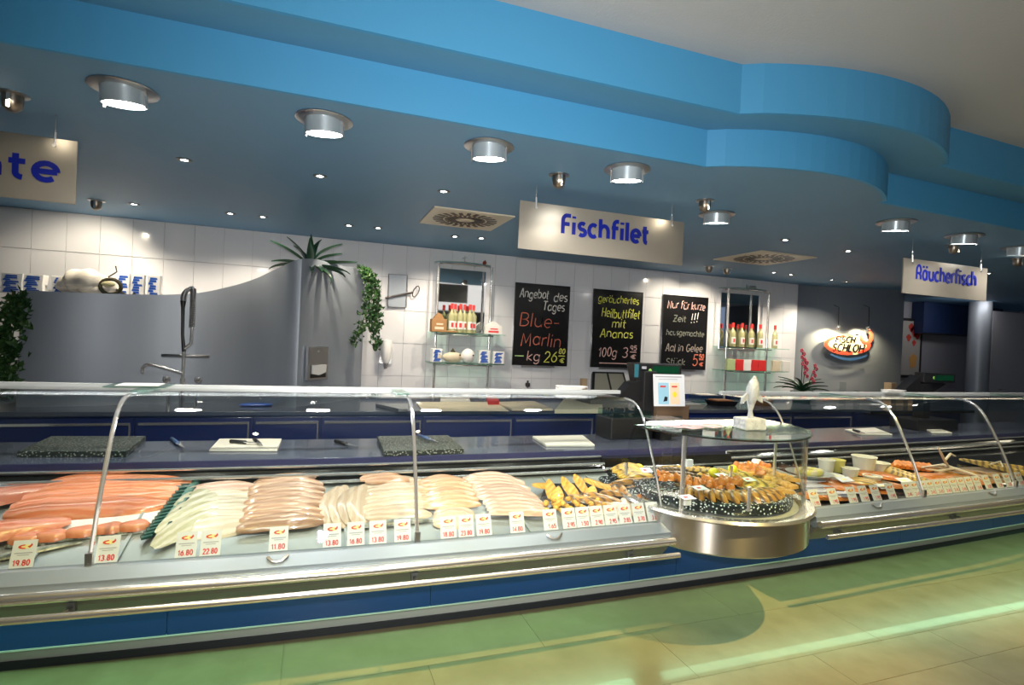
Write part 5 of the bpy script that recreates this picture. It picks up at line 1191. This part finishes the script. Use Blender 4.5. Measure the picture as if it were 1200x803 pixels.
t = thing('bare_branch', 'white bare decorative branch lying on right counter', 'branch', deck(1110, 556)); br = mat('bleached wood', (.62, .55, .46), .6)
obj('main_branch', MB().tube([deck(1080, 548, .05), deck(1105, 545, .05), deck(1120, 550, .05), deck(1140, 556, .04), deck(1158, 566, .02)], [.006, .012, .013, .010, .007], 8), br, t)
for a in ([(1112, 548, .05), (1107, 540, .12), (1103, 532, .20), (1099, 524, .25)], [(1107, 540, .12), (1114, 532, .16), (1120, 535, .14)], [(1160, 545, .03), (1172, 541, .05), (1178, 552, .02)], [(1120, 549, .05), (1100, 552, .05), (1085, 550, .06)]):
    obj('twig', MB().tube([deck(*q) for q in a], [.009]*(len(a)-1)+[.004], 7), br, t)
t = thing('jar', 'small glass jar with red white label behind round display', 'jar', deck(905, 548)); p = Vector((2.93, 3.0, .765)); obj('jar_body', MB().lathe([(0, 0), (.035, 0), (.035, .06), (.028, .075), (0, .075)], p, 14), white, t); obj('jar_label', MB().lathe([(.0355, .015), (.0355, .05)], p, 12, PI, 2*PI), red, t)
# ---------------------------------------------------------------- things on the serving ledge
def board(pts, z, h, m, lb, nm='cutting_board', cat='board', grp=None):
    P = [onz(px, py, z+h) for px, py in pts]; t = thing(nm, lb, cat, ((P[0].x+P[2].x)/2, (P[0].y+P[2].y)/2, z), grp)
    obj('slab', MB().prism([(p.x, p.y) for p in P], z, z+h), m, t, bevel=.003); return t
board([(20, 529), (148, 529), (171, 511), (60, 511)], .901, .03, terrazzo_b, 'dark speckled stone cutting board on ledge at far left')
board([(450, 529), (544, 526), (525, 510), (442, 511)], .901, .03, terrazzo_b, 'grey speckled stone cutting board behind second joint')
board([(245, 527), (325, 527), (330, 514), (257, 514)], .901, .012, board_w, 'white cutting board with two knives on the ledge')
board([(640, 521), (697, 521), (683, 510), (624, 511)], .901, .016, board_w, 'white cutting board just left of the scale')
board([(1010, 509), (1046, 509), (1025, 501), (990, 503)], .901, .012, board_w, 'white cutting board on ledge behind right counter, left')
board([(1092, 507), (1116, 507), (1098, 501), (1082, 501)], .901, .012, board_w, 'white cutting board on ledge beyond right joint')
def knife(a, b, z, lb, hm=black, bm=None, L2=.5):
    A_, B_ = onz(*a, z), onz(*b, z); m_ = A_.lerp(B_, L2); t = thing('knife', lb, 'knife', A_, 'knives on the ledge')
    obj('knife_handle', MB().tube([A_, m_], .011, 8), hm, t)
    d = (B_-m_).normalized(); nrm = Vector((-d.y, d.x, 0))*.014
    obj('blade', MB().add([m_-nrm, m_+nrm, B_, m_-nrm+Vector((0, 0, .003)), m_+nrm+Vector((0, 0, .003)), B_+Vector((0, 0, .003))], [(0, 2, 1), (3, 4, 5), (0, 1, 4, 3), (1, 2, 5, 4), (2, 0, 3, 5)]), chrome, t)
bl = mat('blue handle', (.05, .10, .22), .4)
knife((201, 514), (217, 526), .912, 'blue handled knife lying left of white board', bl)
knife((270, 517), (306, 520), .925, 'black handled knife lying flat on white board'); knife((298, 515), (308, 523), .925, 'second black handled knife across the white board')
knife((393, 517), (420, 524), .912, 'dark knife on ledge left of middle speckled board'); knife((490, 510), (515, 519), .945, 'long knife resting across the middle speckled board', bl); knife((1000, 504), (1014, 508), .925, 'knife on the white board behind right counter')
# sheets on the rear worktop
board([(495, 481), (596, 481), (580, 471), (488, 471)], .901, .010, cream, 'large cream cutting sheet on the rear worktop', grp=None)
board([(600, 479), (648, 479), (626, 470), (580, 471)], .901, .022, cream, 'cream folded board right of the large cutting sheet')
board([(650, 480), (706, 480), (706, 467), (662, 466)], .901, .04, mat('stack cream', (.55, .52, .38), .6), 'tall stack of greaseproof paper on rear worktop')
board([(516, 469), (551, 469), (548, 464), (517, 464)], .901, .03, white, 'white tray at the rear between shelf poles')
board([(467, 479), (478, 479), (478, 473), (440, 473)], .901, .03, steel, 'steel pan on rear worktop left of cream sheet', 'steel_pan', 'pan')
t = board([(572, 470), (585, 470), (583, 464), (570, 464)], .901, .05, red, 'small red and blue box on the rear worktop', 'small_box', 'box')
p = onz(340, 474, .9); 
for i, (px, w_, lb) in enumerate([(300, .16, 'blue cloth heap on sink edge'), ]):
    p = onz(300, 476, .9); t = thing('cloth', lb, 'cloth', p); obj('cloth_body', MB().sphere(p+Vector((0, 0, .012)), .07, 14, 6, (2.0, .8, .25)), MAT['packet blue'], t)
# little spike and wooden stand between rail and wall
p = onz(622, 470, .9); t = thing('black_stopper', 'black wall bracket knob above rear worktop', 'hook', (2.44, 6.2, 1.1)); obj('knob', MB().lathe([(0, 0), (.03, .02), (.03, .06), (.012, .05), (.012, .09), (0, .09)], (2.47, 6.20, 1.02), 10), black, t); obj('pin', MB().tube([(2.47, 6.2, .96), (2.47, 6.2, 1.03)], .008, 6), steel, t)
t = thing('wooden_block', 'small wooden upright block behind the left rail', 'block', (2.98, 5.9, .9)); obj('block', MB().box(3.03, 3.10, 5.86, 5.92, .9, 1.17), wood, t, bevel=.003); obj('base', MB().box(3.0, 3.13, 5.83, 5.95, .9, .915), wood, t)
# slanted cash register screen
a = ony(690, 458, 5.3); b = ony(735, 437, 5.3)
t = thing('cash_register', 'black framed slanted register panel behind the scale', 'cash register', ((a.x+b.x)/2, 5.4, .9))
obj('base', MB().box(a.x, b.x, 5.25, 5.6, .9, a.z-.04), mat('register grey', (.16, .16, .14), .5), t)
mm = T((a.x, 5.25, a.z-.02)) @ RX(.75)
wd = b.x-a.x; hh = .30
obj('screen_frame', MB().prism([(0, 0), (wd, 0), (wd+.05, hh), (.12, hh)], -.02, .02, 'z', mm), black, t)
obj('screen', MB().prism([(.04, .02), (wd*.5, .02), (wd*.5+.05, hh-.03), (.14, hh-.03)], .02, .024, 'z', mm), mat('panel beige', (.26, .25, .20), .4), t)
obj('screen', MB().prism([(wd*.55, .02), (wd-.02, .02), (wd+.02, hh-.03), (wd*.55+.05, hh-.03)], .02, .024, 'z', mm), MAT['panel beige'], t)
# weighing scale with display head
t = thing('weighing_scale', 'black shop scale with customer display on the ledge', 'scale', (2.45, 3.6, .9))
obj('printer_body', MB().box(2.06, 2.42, 3.50, 3.74, .90, 1.06), black, t, bevel=.01)
obj('plastic_lid', MB().box(2.08, 2.40, 3.50, 3.74, 1.062, 1.105), glass_edge, t)
obj('column', MB().box(2.40, 2.52, 3.62, 3.74, .90, 1.40), black, t, bevel=.01)
obj('brown_housing', MB().box(2.50, 2.80, 3.58, 3.74, .90, 1.14), mat('brown housing', (.12, .075, .045), .4), t, bevel=.006)
d = obj('display_head', MB().prism([(2.36, 1.30), (2.78, 1.30), (2.77, 1.46), (2.32, 1.46)], 3.66, 3.76, 'y'), black, t, bevel=.01)
obj('green_display', MB().box(2.50, 2.74, 3.653, 3.66, 1.385, 1.44), mat('display green', (.004, .05, .022), .2), d)
obj('drop_emblem', MB().sphere((2.475, 3.655, 1.40), .016, 10, 6, (1, .3, 1.2)), mat('drop green', (.22, .50, .10), .5), d)
obj('emblem_print', MB().box(2.40, 2.44, 3.654, 3.66, 1.415, 1.435), grey_print, d)
obj('teal_side', MB().box(2.335, 2.37, 3.652, 3.66, 1.35, 1.45), mat('teal plastic', (.03, .15, .20), .4), d)
obj('shoulder', MB().prism([(2.20, 1.20), (2.42, 1.16), (2.42, 1.33), (2.30, 1.31)], 3.64, 3.74, 'y'), black, t)
k = obj('keypad', MB().box(2.59, 2.73, 3.572, 3.58, .97, 1.06), mat('keypad dark', (.03, .04, .04), .3), t)
obj('red_digits', MB().box(2.605, 2.635, 3.568, 3.572, 1.025, 1.043).box(2.645, 2.67, 3.568, 3.572, 1.025, 1.043).box(2.68, 2.705, 3.568, 3.572, 1.025, 1.043), mat('red led', (.6, .03, .02), .4, emit=((1, .05, .03), .8)), k)
obj('keys', MB().box(2.60, 2.71, 3.568, 3.572, .985, .995), grey_print, k)
obj('weighing_pan', MB().box(2.36, 2.62, 3.40, 3.60, 1.05, 1.062), chrome, t); obj('pan_foot', MB().box(2.45, 2.55, 3.45, 3.58, .90, 1.05), black, t)
t = thing('poster_card', 'white notice card with blue and orange pictures on the scale', 'sign', (2.60, 3.55, 1.14)); mp_ = T((2.46, 3.565, 1.138)) @ RX(-.12)
obj('card', MB().box(0, .285, -.003, 0, 0, .245, mp_), MAT['card white'], t)
obj('blue_picture', MB().box(.042, .138, -.004, -.003, .015, .180, mp_), mat('poster blue', (.30, .55, .72), .6), t); obj('orange_picture', MB().box(.148, .235, -.004, -.003, .015, .180, mp_), mat('poster peach', (.80, .62, .45), .6), t)
b = MB(); [b.box(x, x+w_, -.005, -.004, z, z+.012, mp_) for x, w_, z in ((.06, .05, .145), (.165, .05, .145))]; obj('red_print', b, red, t)
b = MB(); b.box(.02, .26, -.004, -.003, .222, .230, mp_).box(.05, .22, -.004, -.003, .205, .209, mp_); obj('text_line', b, grey_print, t)
obj('round_picture', MB().prism([(.19+.018*math.cos(q*PI/6), .09+.022*math.sin(q*PI/6)) for q in range(12)], -.005, -.004, 'y', mp_), lemon_m, t)
obj('dark_picture', MB().prism([(.085, .035), (.12, .04), (.125, .07), (.10, .075)], -.005, -.004, 'y', mp_), black, t)
# right scale
t = thing('weighing_scale', 'dark scale with wide display head on the right ledge', 'scale', (5.78, 3.75, .9))
obj('column', MB().box(5.66, 5.76, 3.70, 3.80, .90, 1.34), black, t); obj('shoulder', MB().prism([(5.42, 1.25), (5.85, 1.25), (6.05, 1.34), (5.66, 1.42)], 3.74, 3.84, 'y'), black, t)
h_ = obj('display_head', MB().prism([(5.66, 1.35), (6.12, 1.355), (6.12, 1.445), (5.66, 1.45)], 3.70, 3.80, 'y'), black, t, bevel=.008)
obj('green_display', MB().box(5.82, 6.08, 3.693, 3.70, 1.375, 1.43), MAT['display green'], h_); obj('drop_emblem', MB().sphere((5.79, 3.695, 1.40), .014, 8, 6, (1, .3, 1.2)), MAT['drop green'], h_)
obj('base', MB().box(5.42, 6.0, 3.58, 3.86, .90, 1.0), black, t, bevel=.01)
# clutter on the rear worktop right of the scale
for i, (px, py, w_, d_, h_, m, lb, nm) in enumerate([(805, 478, .30, .3, .05, mat('stack grey', (.45, .45, .40), .6), 'stack of grey papers right of the scale', 'paper_stack'), (790, 478, .18, .16, .03, MAT['pink print'], 'pink topped packet right of the notice card', 'packet'), (826, 472, .35, .25, .10, glass_edge, 'left clear plastic tray on rear worktop', 'plastic_tray'),
     (845, 475, .32, .25, .06, black_s, 'black oval dish with food on rear worktop', 'dish'), (862, 474, .12, .12, .14, cg, 'clear plastic cup pile on rear worktop', 'plastic_cup'), (872, 474, .10, .12, .16, cg, 'second clear cup pile behind the fish statue', 'plastic_cup'), (893, 475, .18, .2, .07, kraft, 'orange brown box right of the fish statue', 'box')]):
    p = onz(px, py, .9); t = thing(nm, lb, nm.split('_')[-1], p); a_ = MB()
    if nm == 'plastic_cup': a_.lathe([(0, 0), (w_*.35, 0), (w_*.5, h_)], p, 14); obj('cup', a_, m, t); obj('cup_rim', MB().lathe([(w_*.5, h_), (w_*.54, h_), (w_*.54, h_+.005), (w_*.5, h_+.005)], p, 14), white, t)
    else:
        q = .8; a_.add([(p.x+sx*w_/2*s_, p.y+sy*d_/2*s_, .901+zz) for zz, s_ in ((0, q), (h_, 1)) for sx, sy in ((-1, -1), (1, -1), (1, 1), (-1, 1))], [(3, 2, 1, 0), (4, 5, 6, 7), (0, 1, 5, 4), (1, 2, 6, 5), (2, 3, 7, 6), (3, 0, 4, 7)]); obj('shell', a_, m, t); obj('top_sheet', MB().box(p.x-w_*.4, p.x+w_*.35, p.y-d_*.35, p.y+d_*.35, .902+h_, .91+h_), paper if i < 3 else m_orsm, t)
S.cycles.transparent_max_bounces = 32
S.cycles.max_bounces = 8
